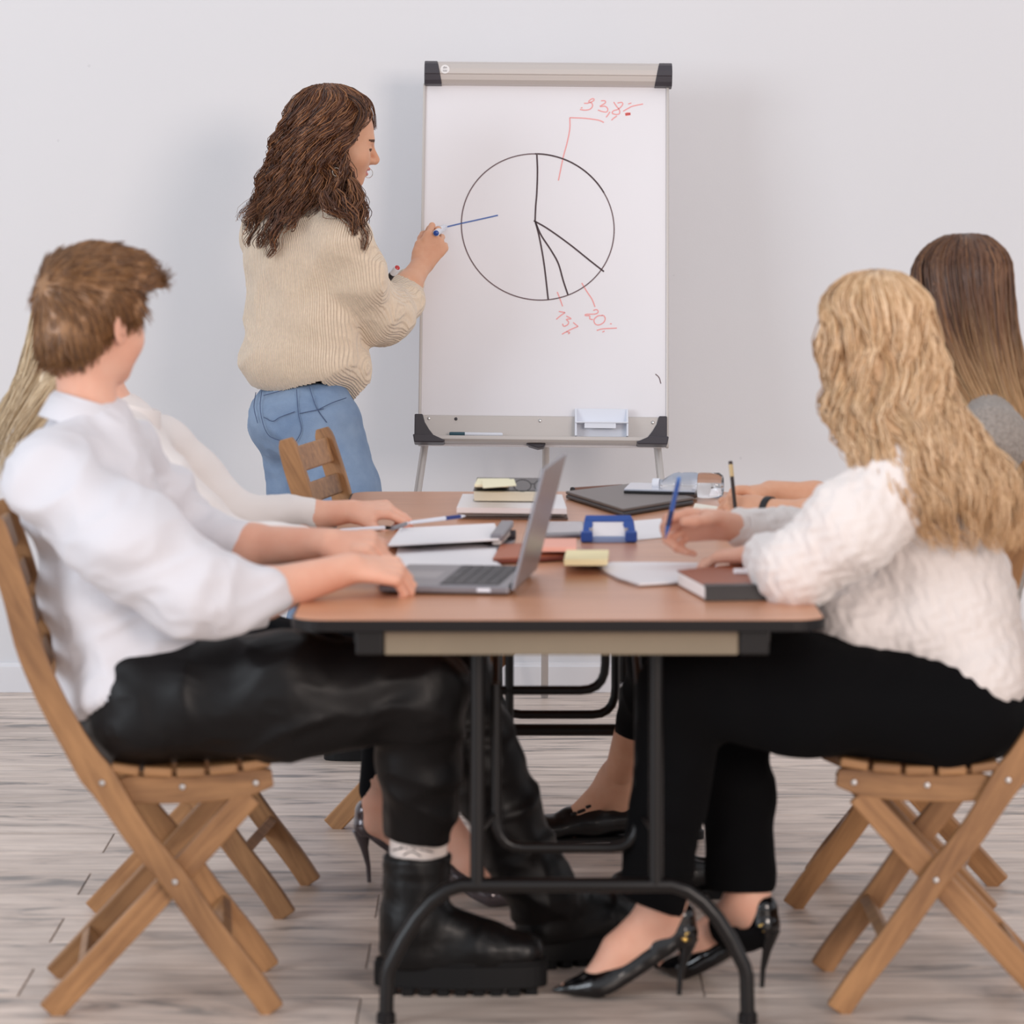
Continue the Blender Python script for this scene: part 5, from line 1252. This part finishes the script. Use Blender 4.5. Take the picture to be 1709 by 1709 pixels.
# ================================================================ things on the table
M_paper = mat('white_paper', (240, 236, 238), .7); M_page = mat('cream_page_block', (240, 228, 206), .8, bump=('wave', 240, .5, (.001, .001, 1)))
M_pink = mat('pinkish_paper_edge', (226, 150, 134), .7); M_grey = mat('grey_aluminium_lid', (138, 136, 142), .35, metal=.5); M_dark = mat('dark_grey_lid', (62, 60, 62), .4, metal=.2)
M_black = mat('black_plastic', (26, 26, 30), .35); M_navy = mat('navy_plastic', (30, 50, 120), .35); M_pblue = mat('blue_painted_metal', (30, 76, 158), .3, coat=.4)
def thing(name, label, cat, base, group=None):
    t = empty(name, base); t['_base'] = list(map(float, base)); return tag(t, label, cat, group)
def quadslab(name, corners, z0, h, m, parent=None, bevel=.0005, origin=None):
    """flat slab over four table points given as picture points on the plane z0"""
    P = [onz(x, y, z0) for x, y in corners]
    V = [tuple(p) for p in P] + [(p[0], p[1], z0 + h) for p in P]
    return obj(name, V, [(0, 1, 2, 3), (7, 6, 5, 4), (0, 4, 5, 1), (1, 5, 6, 2), (2, 6, 7, 3), (3, 7, 4, 0)], m, parent, origin, bevel=bevel)
def rect_slab(name, c, L, W, h, ang, z0, m, parent=None, origin=None, bevel=.0008, r=0.):
    R = rotz(R_(ang)); poly = rrect(-L / 2, L / 2, -W / 2, W / 2, max(r, .0005), 4 if r else 1)
    mb = MB().prism(poly, 'z', 0, h); mb.V = [tuple(R @ np.array(v) + (c[0], c[1], z0)) for v in mb.V]
    return mb.build(name, m, parent, origin=origin, bevel=bevel)
def mid(px, py, z=TZ): return onz(px, py, z)

# open laptop
def laptop():
    z0 = TZ + .002; hp = onz(849, 993, z0); u = norm((.125, .992, 0)); v = norm((-.992, .125, 0)); D, Wd = .235, .345
    t = thing('laptop', 'open grey laptop at the near edge of the table in front of the man', 'laptop', hp)
    R = np.stack([v, -u, UPZ], 1)    # local: x to the user, y towards the camera, z up; hinge at x=0
    R = np.stack([v, u, np.cross(v, u)], 1)
    if R[2, 2] < 0: R = np.stack([v, -u, UPZ], 1); sgn = -1
    else: sgn = 1
    W = lambda P: (np.array(P) * (1, sgn, 1)) @ R.T + hp
    def bx(name, c, d, m, par, bevel=.001, rot=None, at0=(0, 0, 0)):
        mb = MB().box(c, d); V = np.array(mb.V)
        if rot is not None: V = V @ rot.T + np.array(at0)
        mb.V = [tuple(q) for q in W(V)]
        if sgn < 0: mb.F = [f[::-1] for f in mb.F]
        return mb.build(name, m, par, bevel=bevel)
    base = bx('base', (D / 2, Wd / 2, .008), (D, Wd, .013), M_grey, t, .003)
    bx('keyboard_well', (.075, Wd / 2, .0147), (.110, Wd - .04, .0008), mat('well', (96, 94, 98), .5), base, 0)
    mk_ = mat('keycap_grey', (70, 68, 72), .5); k0 = None
    for i in range(5):
        for j in range(14):
            if i == 4 and 4 <= j <= 8 and j != 6: continue
            w_ = .0185 if not (i == 4 and j == 6) else .10
            k = bx('key', (.033 + i * .021, .034 + j * .0214, .0158), (.0175, w_, .0016), mk_, base, .0)
    bx('touchpad', (.182, Wd / 2, .0147), (.070, .110, .0006), mat('touchpad_grey', (150, 148, 152), .3), base, .0)
    a = R_(-14); up_ = np.array([-math.sin(R_(14.5)), 0, math.cos(R_(14.5))]); rot = np.stack([np.array([up_[2], 0, -up_[0]]), (0, 1, 0), up_], 1)
    lid = bx('screen_lid', (-.004, Wd / 2, .114), (.0065, Wd, .226), M_grey, t, .002, rot, (-.003, 0, .008))
    bx('display', (-.0002, Wd / 2, .116), (.0012, Wd - .016, .200), mat('display_glass', (34, 36, 42), .15, coat=.5), lid, 0, rot, (-.003, 0, .008))
    bx('bezel', (-.0005, Wd / 2, .114), (.0012, Wd - .004, .222), M_black, lid, 0, rot, (-.003, 0, .008))
    for y in (.05, Wd - .05): bx('hinge', (-.002, y, .011), (.012, .04, .010), M_black, t, .002)
    bx('port', (.045, -.0004, .008), (.024, .002, .006), M_wpl, base, .0)
    return t
laptop()

# papers and booklets, left half of the table
tg = 'sheets of paper on the table'
def paper(label, corners, z0, h=.0012, name='paper_sheet', m=None, cat='paper', **k):
    c = onz(corners[0][0], corners[0][1], z0); o = quadslab(name, corners, z0, h, m or M_paper, origin=c, **k); tag(o, label, cat); return o
for i in range(4):
    paper(['lowest white sheet of the pile behind the open laptop keyboard', 'second white sheet of the pile behind the open laptop keyboard', 'third white sheet of the pile behind the open laptop keyboard', 'top white sheet of the pile behind the open laptop keyboard'][i],
          [(652 + i * 2, 950 - i), (838 - i * 3, 950 - i), (826 + i, 911 - i), (668 - i, 910 - i)], TZ + .0005 + i * .0016).__setitem__('group', 'pile of sheets behind the laptop')
t = thing('booklet', 'thick white booklet with a pink lower edge beside the clasped hands', 'booklet', onz(650, 908, TZ))
cs = [(646, 912), (836, 902), (826, 876), (668, 884)]
quadslab('cover', cs, TZ + .0005, .004, M_pink, t); 
for i in range(5): quadslab('page', [(x + (1 - 2 * (j in (1, 2))) * i * .8, y) for j, (x, y) in enumerate(cs)], TZ + .0048 + i * .0042, .0036, M_paper, t)
# white pen with navy grip
def pen(label, p, q, r, parts, name='pen'):
    p = np.array(p); q = np.array(q); t = thing(name, label, 'pen', p); L = np.linalg.norm(q - p); Fm = frame(q - p)
    for (nm, a, b, ra, rb, m) in parts: MB().lathe([(0, a * L), (ra * r, a * L), (rb * r, b * L), (0, b * L)], (Fm, p), 12).build(nm, m, t, smooth=True)
    return t
zz = TZ + .030
pen('white pen with a navy grip on top of the thick booklet', onz(686, 872, zz), onz(776, 861, zz), .0045, [('barrel', 0, .62, .8, 1, M_wpl), ('grip', .62, .90, 1, 1, M_navy), ('tip', .90, 1, 1, .3, M_wpl)])
pen('short white pen lying left of the booklet beneath a forearm', onz(566, 886, TZ + .006), onz(660, 880, TZ + .006), .005, [('barrel', 0, .8, .9, 1, M_wpl), ('tip', .8, 1, 1, .3, M_black)])
pen('silver pen beside the fingertips over the thick booklet', onz(655, 882, zz + .004), onz(684, 872, zz + .004), .0045, [('barrel', 0, .75, .9, 1, M_grey), ('tip', .75, 1, 1, .3, M_wpl)])
# clipboard with papers; book, sticky block and glasses on it
t = thing('document_folder', 'dark document folder stuffed with white papers at the far end of the table', 'folder', onz(770, 860, TZ))
quadslab('cover', [(768, 866), (948, 868), (940, 838), (778, 836)], TZ + .0005, .004, mat('brown_folder', (92, 70, 62), .6), t)
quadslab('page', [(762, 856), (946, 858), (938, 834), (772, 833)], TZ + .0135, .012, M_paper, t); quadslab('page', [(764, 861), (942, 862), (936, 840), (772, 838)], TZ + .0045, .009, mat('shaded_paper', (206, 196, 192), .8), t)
def book(label, cs, z0, h, mc, mp=None, name='notebook', ct=.0022):
    t = thing(name, label, 'book', onz(cs[0][0], cs[0][1], z0)); quadslab('back_cover', cs, z0, ct, mc, t)
    cx, cy = sum(c[0] for c in cs) / 4, sum(c[1] for c in cs) / 4
    quadslab('page_block', [(cx + (x - cx) * .985, cy + (y - cy) * .985) for x, y in cs], z0 + ct, h - 2 * ct, mp or M_page, t)
    P = [onz(x, y, z0) for x, y in cs]; V = [(p[0], p[1], z0 + h - ct) for p in P] + [(p[0], p[1], z0 + h) for p in P]
    obj('front_cover', V, [(0, 1, 2, 3), (7, 6, 5, 4), (0, 4, 5, 1), (1, 5, 6, 2), (2, 6, 7, 3), (3, 7, 4, 0)], mc, t, bevel=.0006); return t
zb = TZ + .0262
book('black covered notebook with cream pages on the white papers', [(790, 836), (908, 837), (902, 815), (796, 814)], zb, .024, M_black)
t = thing('sticky_note_block', 'pale yellow sticky note block with a curled corner on the black notebook', 'sticky notes', onz(795, 815, zb + .024))
zs = zb + .0245
M_yel = mat('pale_yellow_paper', (244, 236, 202), .8)
for i in range(5): quadslab('note_pad', [(792, 813), (848, 813), (850, 803), (797, 803)], zs + i * .0065, .0062, M_yel, t)
quadslab('curled_note', [(806, 815), (862, 811), (858, 800), (804, 802)], zs + .0335, .0012, M_yel, t)
t = thing('reading_glasses', 'thin black glasses resting on the black notebook behind the laptop screen', 'glasses', onz(870, 810, zs)); c = onz(872, 812, zs + .012)
for dx in (0, .045): MB().tube([c + (dx + .019 * math.cos(a), .0, .013 * math.sin(a) + .002) for a in np.linspace(0, 2 * PI, 22)], .001, 6, cap=False).build('rim', M_black, t, smooth=True)
MB().tube([c + (.019, 0, .006), c + (.026, 0, .006)], .001, 6).build('bridge', M_black, t, smooth=True)
for dx in (-.019, .064): MB().tube([c + (dx, 0, .004), c + (dx, .09, .0), c + (dx, .11, -.010)], .001, 6).build('temple', M_black, t, smooth=True)
# stapler
t = thing('stapler', 'grey metal stapler lying diagonally by the hinge of the open laptop', 'stapler', onz(825, 920, TZ)); pa, pb = onz(828, 920, TZ), onz(878, 884, TZ)
d = norm(pb - pa); R = np.stack([d, np.cross(UPZ, d), UPZ], 1); L = .16
for nm, c, dm, ry, m in (('base', (L / 2, 0, .005), (L, .034, .008), 0, M_grey), ('magazine', (L / 2, 0, .019), (L * .96, .018, .010), -.04, M_alu), ('arm', (L / 2 + .002, 0, .033), (L * .94, .026, .014), -.09, M_grey)):
    mb = MB().box((0, 0, 0), dm, roty(ry)); mb.V = [tuple(R @ (np.array(v) + c) + pa) for v in mb.V]; mb.build(nm, m, t, bevel=.003)
mb = MB().lathe([(0, -.018), (.010, -.018), (.010, .018), (0, .018)], (np.stack([UPZ, d, np.cross(UPZ, d)], 1) if False else frame(np.cross(UPZ, d)), pa + d * (L - .012) + (0, 0, .018)), 14); mb.build('hinge', M_cap, t, smooth=True)
book('reddish brown leather notebook under the open laptop screen', [(822, 941), (960, 934), (950, 912), (836, 916)], TZ + .0005, .010, mat('tan_leather', (176, 98, 66), .5), mat('dark_pages', (120, 60, 46), .8))
# sticky notes strips
zr = TZ + .0108
def notes(label, cs, z0, cols, hs):
    t = thing('sticky_note_pad', label, 'sticky notes', onz(cs[0][0], cs[0][1], z0)); z = z0
    for c, h in zip(cols, hs): quadslab('pad_layer', cs, z, h, mat('note_paper', c, .8), t, bevel=.0008); z += h
notes('pink and green sticky note pad lying on the tan notebook', [(896, 921), (962, 921), (962, 906), (904, 906)], zr, [(176, 204, 178), (242, 178, 160)], [.007, .009])
notes('thick yellow, grey and pink sticky note stack alone on the table', [(941, 944), (1014, 944), (1016, 928), (945, 928)], TZ + .0005, [(234, 190, 176), (196, 206, 216), (243, 230, 184)], [.009, .009, .012])
# thin grey tablet
t = thing('tablet', 'thin grey tablet left of the blue hole punch', 'tablet', onz(900, 897, TZ)); quadslab('body', [(900, 899), (980, 897), (974, 876), (906, 876)], TZ + .0005, .008, M_grey, t, bevel=.002); quadslab('glass', [(903, 890), (976, 888), (971, 871), (909, 871)], TZ + .0087, .0006, mat('grey_glass', (176, 172, 176), .25), t)
# blue hole punch
def punch():
    c = onz(1016, 905, TZ); t = thing('hole_punch', 'blue metal hole punch with a cut-out handle in the middle of the table', 'hole punch', c); s = F / c[1]; k = 1 / s
    def slab(name, poly, y0, y1, m, rot=.0, piv=(0, 0), bevel=.002):   # poly (x,z) in px units relative to centre
        mb = MB().prism([(x * k, z * k) for x, z in poly], 'y', y0, y1); V = np.array(mb.V); p = np.array([0, piv[0], piv[1]])
        V = (V - p) @ rotx(rot).T + p; mb.V = [tuple(v + c) for v in V]; return mb.build(name, m, t, bevel=bevel)
    MB().box(c + (0, .03, .006), (90 * k, .085, .012)).build('base_tray', mat('blue_grey_plastic', (140, 160, 200), .4), t, bevel=.002)
    # handle plate: a frame with an open window, tipped back
    out = [(-45, 6), (-44, 14), (-38, 46), (-34, 52), (36, 52), (42, 46), (46, 12), (46, 4)]
    for nm, poly in (('handle_side', [(-46, 4), (-40, 46), (-27, 46), (-26, 34), (-29, 22), (-29, 3)]), ('handle_side', [(47, 4), (42, 46), (28, 46), (24, 36), (28, 22), (28, 3)]), ('handle_bar', [(-41, 41), (-38, 54), (38, 54), (43, 41)])):
        slab(nm, poly, -.002, .006, M_pblue, rot=-.75, piv=(0, 0.01))
    slab('label_plate', [(-29, 6), (29, 6), (28, 42), (-28, 42)], .001, .003, M_paper, rot=-.75, piv=(0, 0.01), bevel=.0005)
    for x in (-37, 37):
        MB().box(c + (x * k, -.004, .013), (20 * k, .030, .022)).build('punch_head', M_pblue, t, bevel=.003)
        MB().lathe([(0, 0), (.004, 0), (.004, .016), (0, .016)], (np.eye(3), c + (x * k * .8, .012, .012)), 12).build('punch_pin', M_alu, t, smooth=True)
    rect_slab('sticker', c + (0, .02, 0), .050, .045, .0006, 0, TZ + .0125, M_paper, t)
punch()
paper('white card lying behind the hand with the blue pen', [(1062, 902), (1112, 897), (1104, 866), (1058, 870)], TZ + .0006)
# closed dark laptop, tablet and phone on it
t = thing('laptop', 'closed dark grey laptop lying at the far right of the table', 'laptop', onz(945, 830, TZ)); cs = [(944, 832), (1040, 862), (1158, 842), (1062, 818)]
quadslab('base', cs, TZ + .0015, .009, M_dark, t, bevel=.003); quadslab('lid', [(x, y - 7.4) for x, y in cs], TZ + .0108, .007, mat('taupe_lid', (104, 96, 92), .4, metal=.3), t, bevel=.002)
t = thing('tablet', 'slim blue-grey tablet with dark underside on the closed laptop', 'tablet', onz(1042, 825, TZ + .018)); cs = [(1041, 823), (1160, 826), (1166, 815), (1052, 812)]
quadslab('back', cs, TZ + .0182, .005, M_black, t, bevel=.001); quadslab('glass', [(x, y - 4) for x, y in cs], TZ + .0236, .004, mat('pale_glass', (176, 182, 196), .2, coat=.5), t, bevel=.001)
pen('long dark ruler-like pen case at the far edge of the table', onz(957, 818, TZ + .007), onz(1046, 812, TZ + .007), .0065, [('body', 0, .9, 1, 1, mat('brown_case', (120, 84, 70), .5)), ('end_cap', -.03, .0, 1.15, 1.15, M_black), ('tip', .9, 1, 1, .5, M_black)], name='pencil_case')
# clear plastic bottle lying behind the pens
def bottle():
    a = at(1098, 808, 8.33); b_ = at(1206, 812, 8.30); a[2] = b_[2] = TZ + .031; L = np.linalg.norm(b_ - a); Fm = frame(b_ - a)
    t = thing('plastic_bottle', 'clear plastic bottle lying at the far right end of the table', 'bottle', a)
    M_cl = mat('clear_plastic', (244, 246, 248), .04, trans=1., ior=1.38)
    MB().lathe([(.012, 0), (.012, .012), (.014, .014), (.028, .038), (.030, .050), (.028, .056), (.030, .062), (.030, .088), (.028, .094), (.030, .100), (.030, L - .008), (.024, L), (.004, L - .006)], (Fm, a), 24).build('bottle_body', M_cl, t, smooth=True)
    MB().lathe([(0, -.012), (.0135, -.012), (.0145, -.010), (.0145, .004), (0, .004)], (Fm, a), 20).build('screw_cap', M_wpl, t, smooth=True)
bottle()
# right side papers and books
t = thing('notebook', 'open cream notebook under the clasped hands of the brown-haired woman', 'book', onz(1150, 870, TZ)); quadslab('page_block', [(1148, 872), (1262, 892), (1256, 858), (1160, 844)], TZ + .0005, .006, mat('warm_page', (240, 232, 218), .8), t); quadslab('page_block', [(1262, 892), (1350, 895), (1340, 862), (1256, 858)], TZ + .0005, .006, mat('warm_page2', (240, 232, 218), .8), t)
def curved_sheets():
    c = onz(1060, 975, TZ); base = c
    out = [(996, 945), (1006, 956), (1030, 968), (1064, 978), (1120, 975), (1170, 971), (1196, 950), (1190, 943), (1090, 941), (1020, 941)]
    for i, lab in enumerate(('lower of two white sheets with a rounded end near the brown book', 'upper of two white sheets with a rounded end near the brown book')):
        P = [onz(x + i * 3, y - i * 1.2, TZ + .001 + i * .003) for x, y in out]; mb = MB().prism([(p[0], p[1]) for p in P], 'z', TZ + .0006 + i * .003, TZ + .0034 + i * .003)
        o = mb.build('paper_sheet', M_paper, origin=base); tag(o, lab, 'paper', 'sheets with a rounded end')
curved_sheets()
book('brown notebook with a black spine under the elbow of the woman in white', [(1176, 1000), (1330, 998), (1262, 962), (1130, 975)], TZ + .0008, .026, mat('brown_leather_cover', (150, 78, 48), .45), mat('white_pages', (238, 232, 230), .8), ct=.003)
quadslab('spine', [(1177, 1003), (1333, 1001), (1333, 998), (1174, 999)], TZ + .0008, .027, M_black, [o for o in C.objects if o.get('label', '').startswith('brown notebook')][0])
sw = rect_slab('eraser', onz(1238, 958, TZ + .027), .030, .014, .009, 4, TZ + .0275, M_paper, origin=onz(1238, 958, TZ + .027), bevel=.002, r=.003); tag(sw, 'small white eraser on the brown notebook', 'eraser')
for o in list(C.objects):
    if '_base' in o: del o['_base']
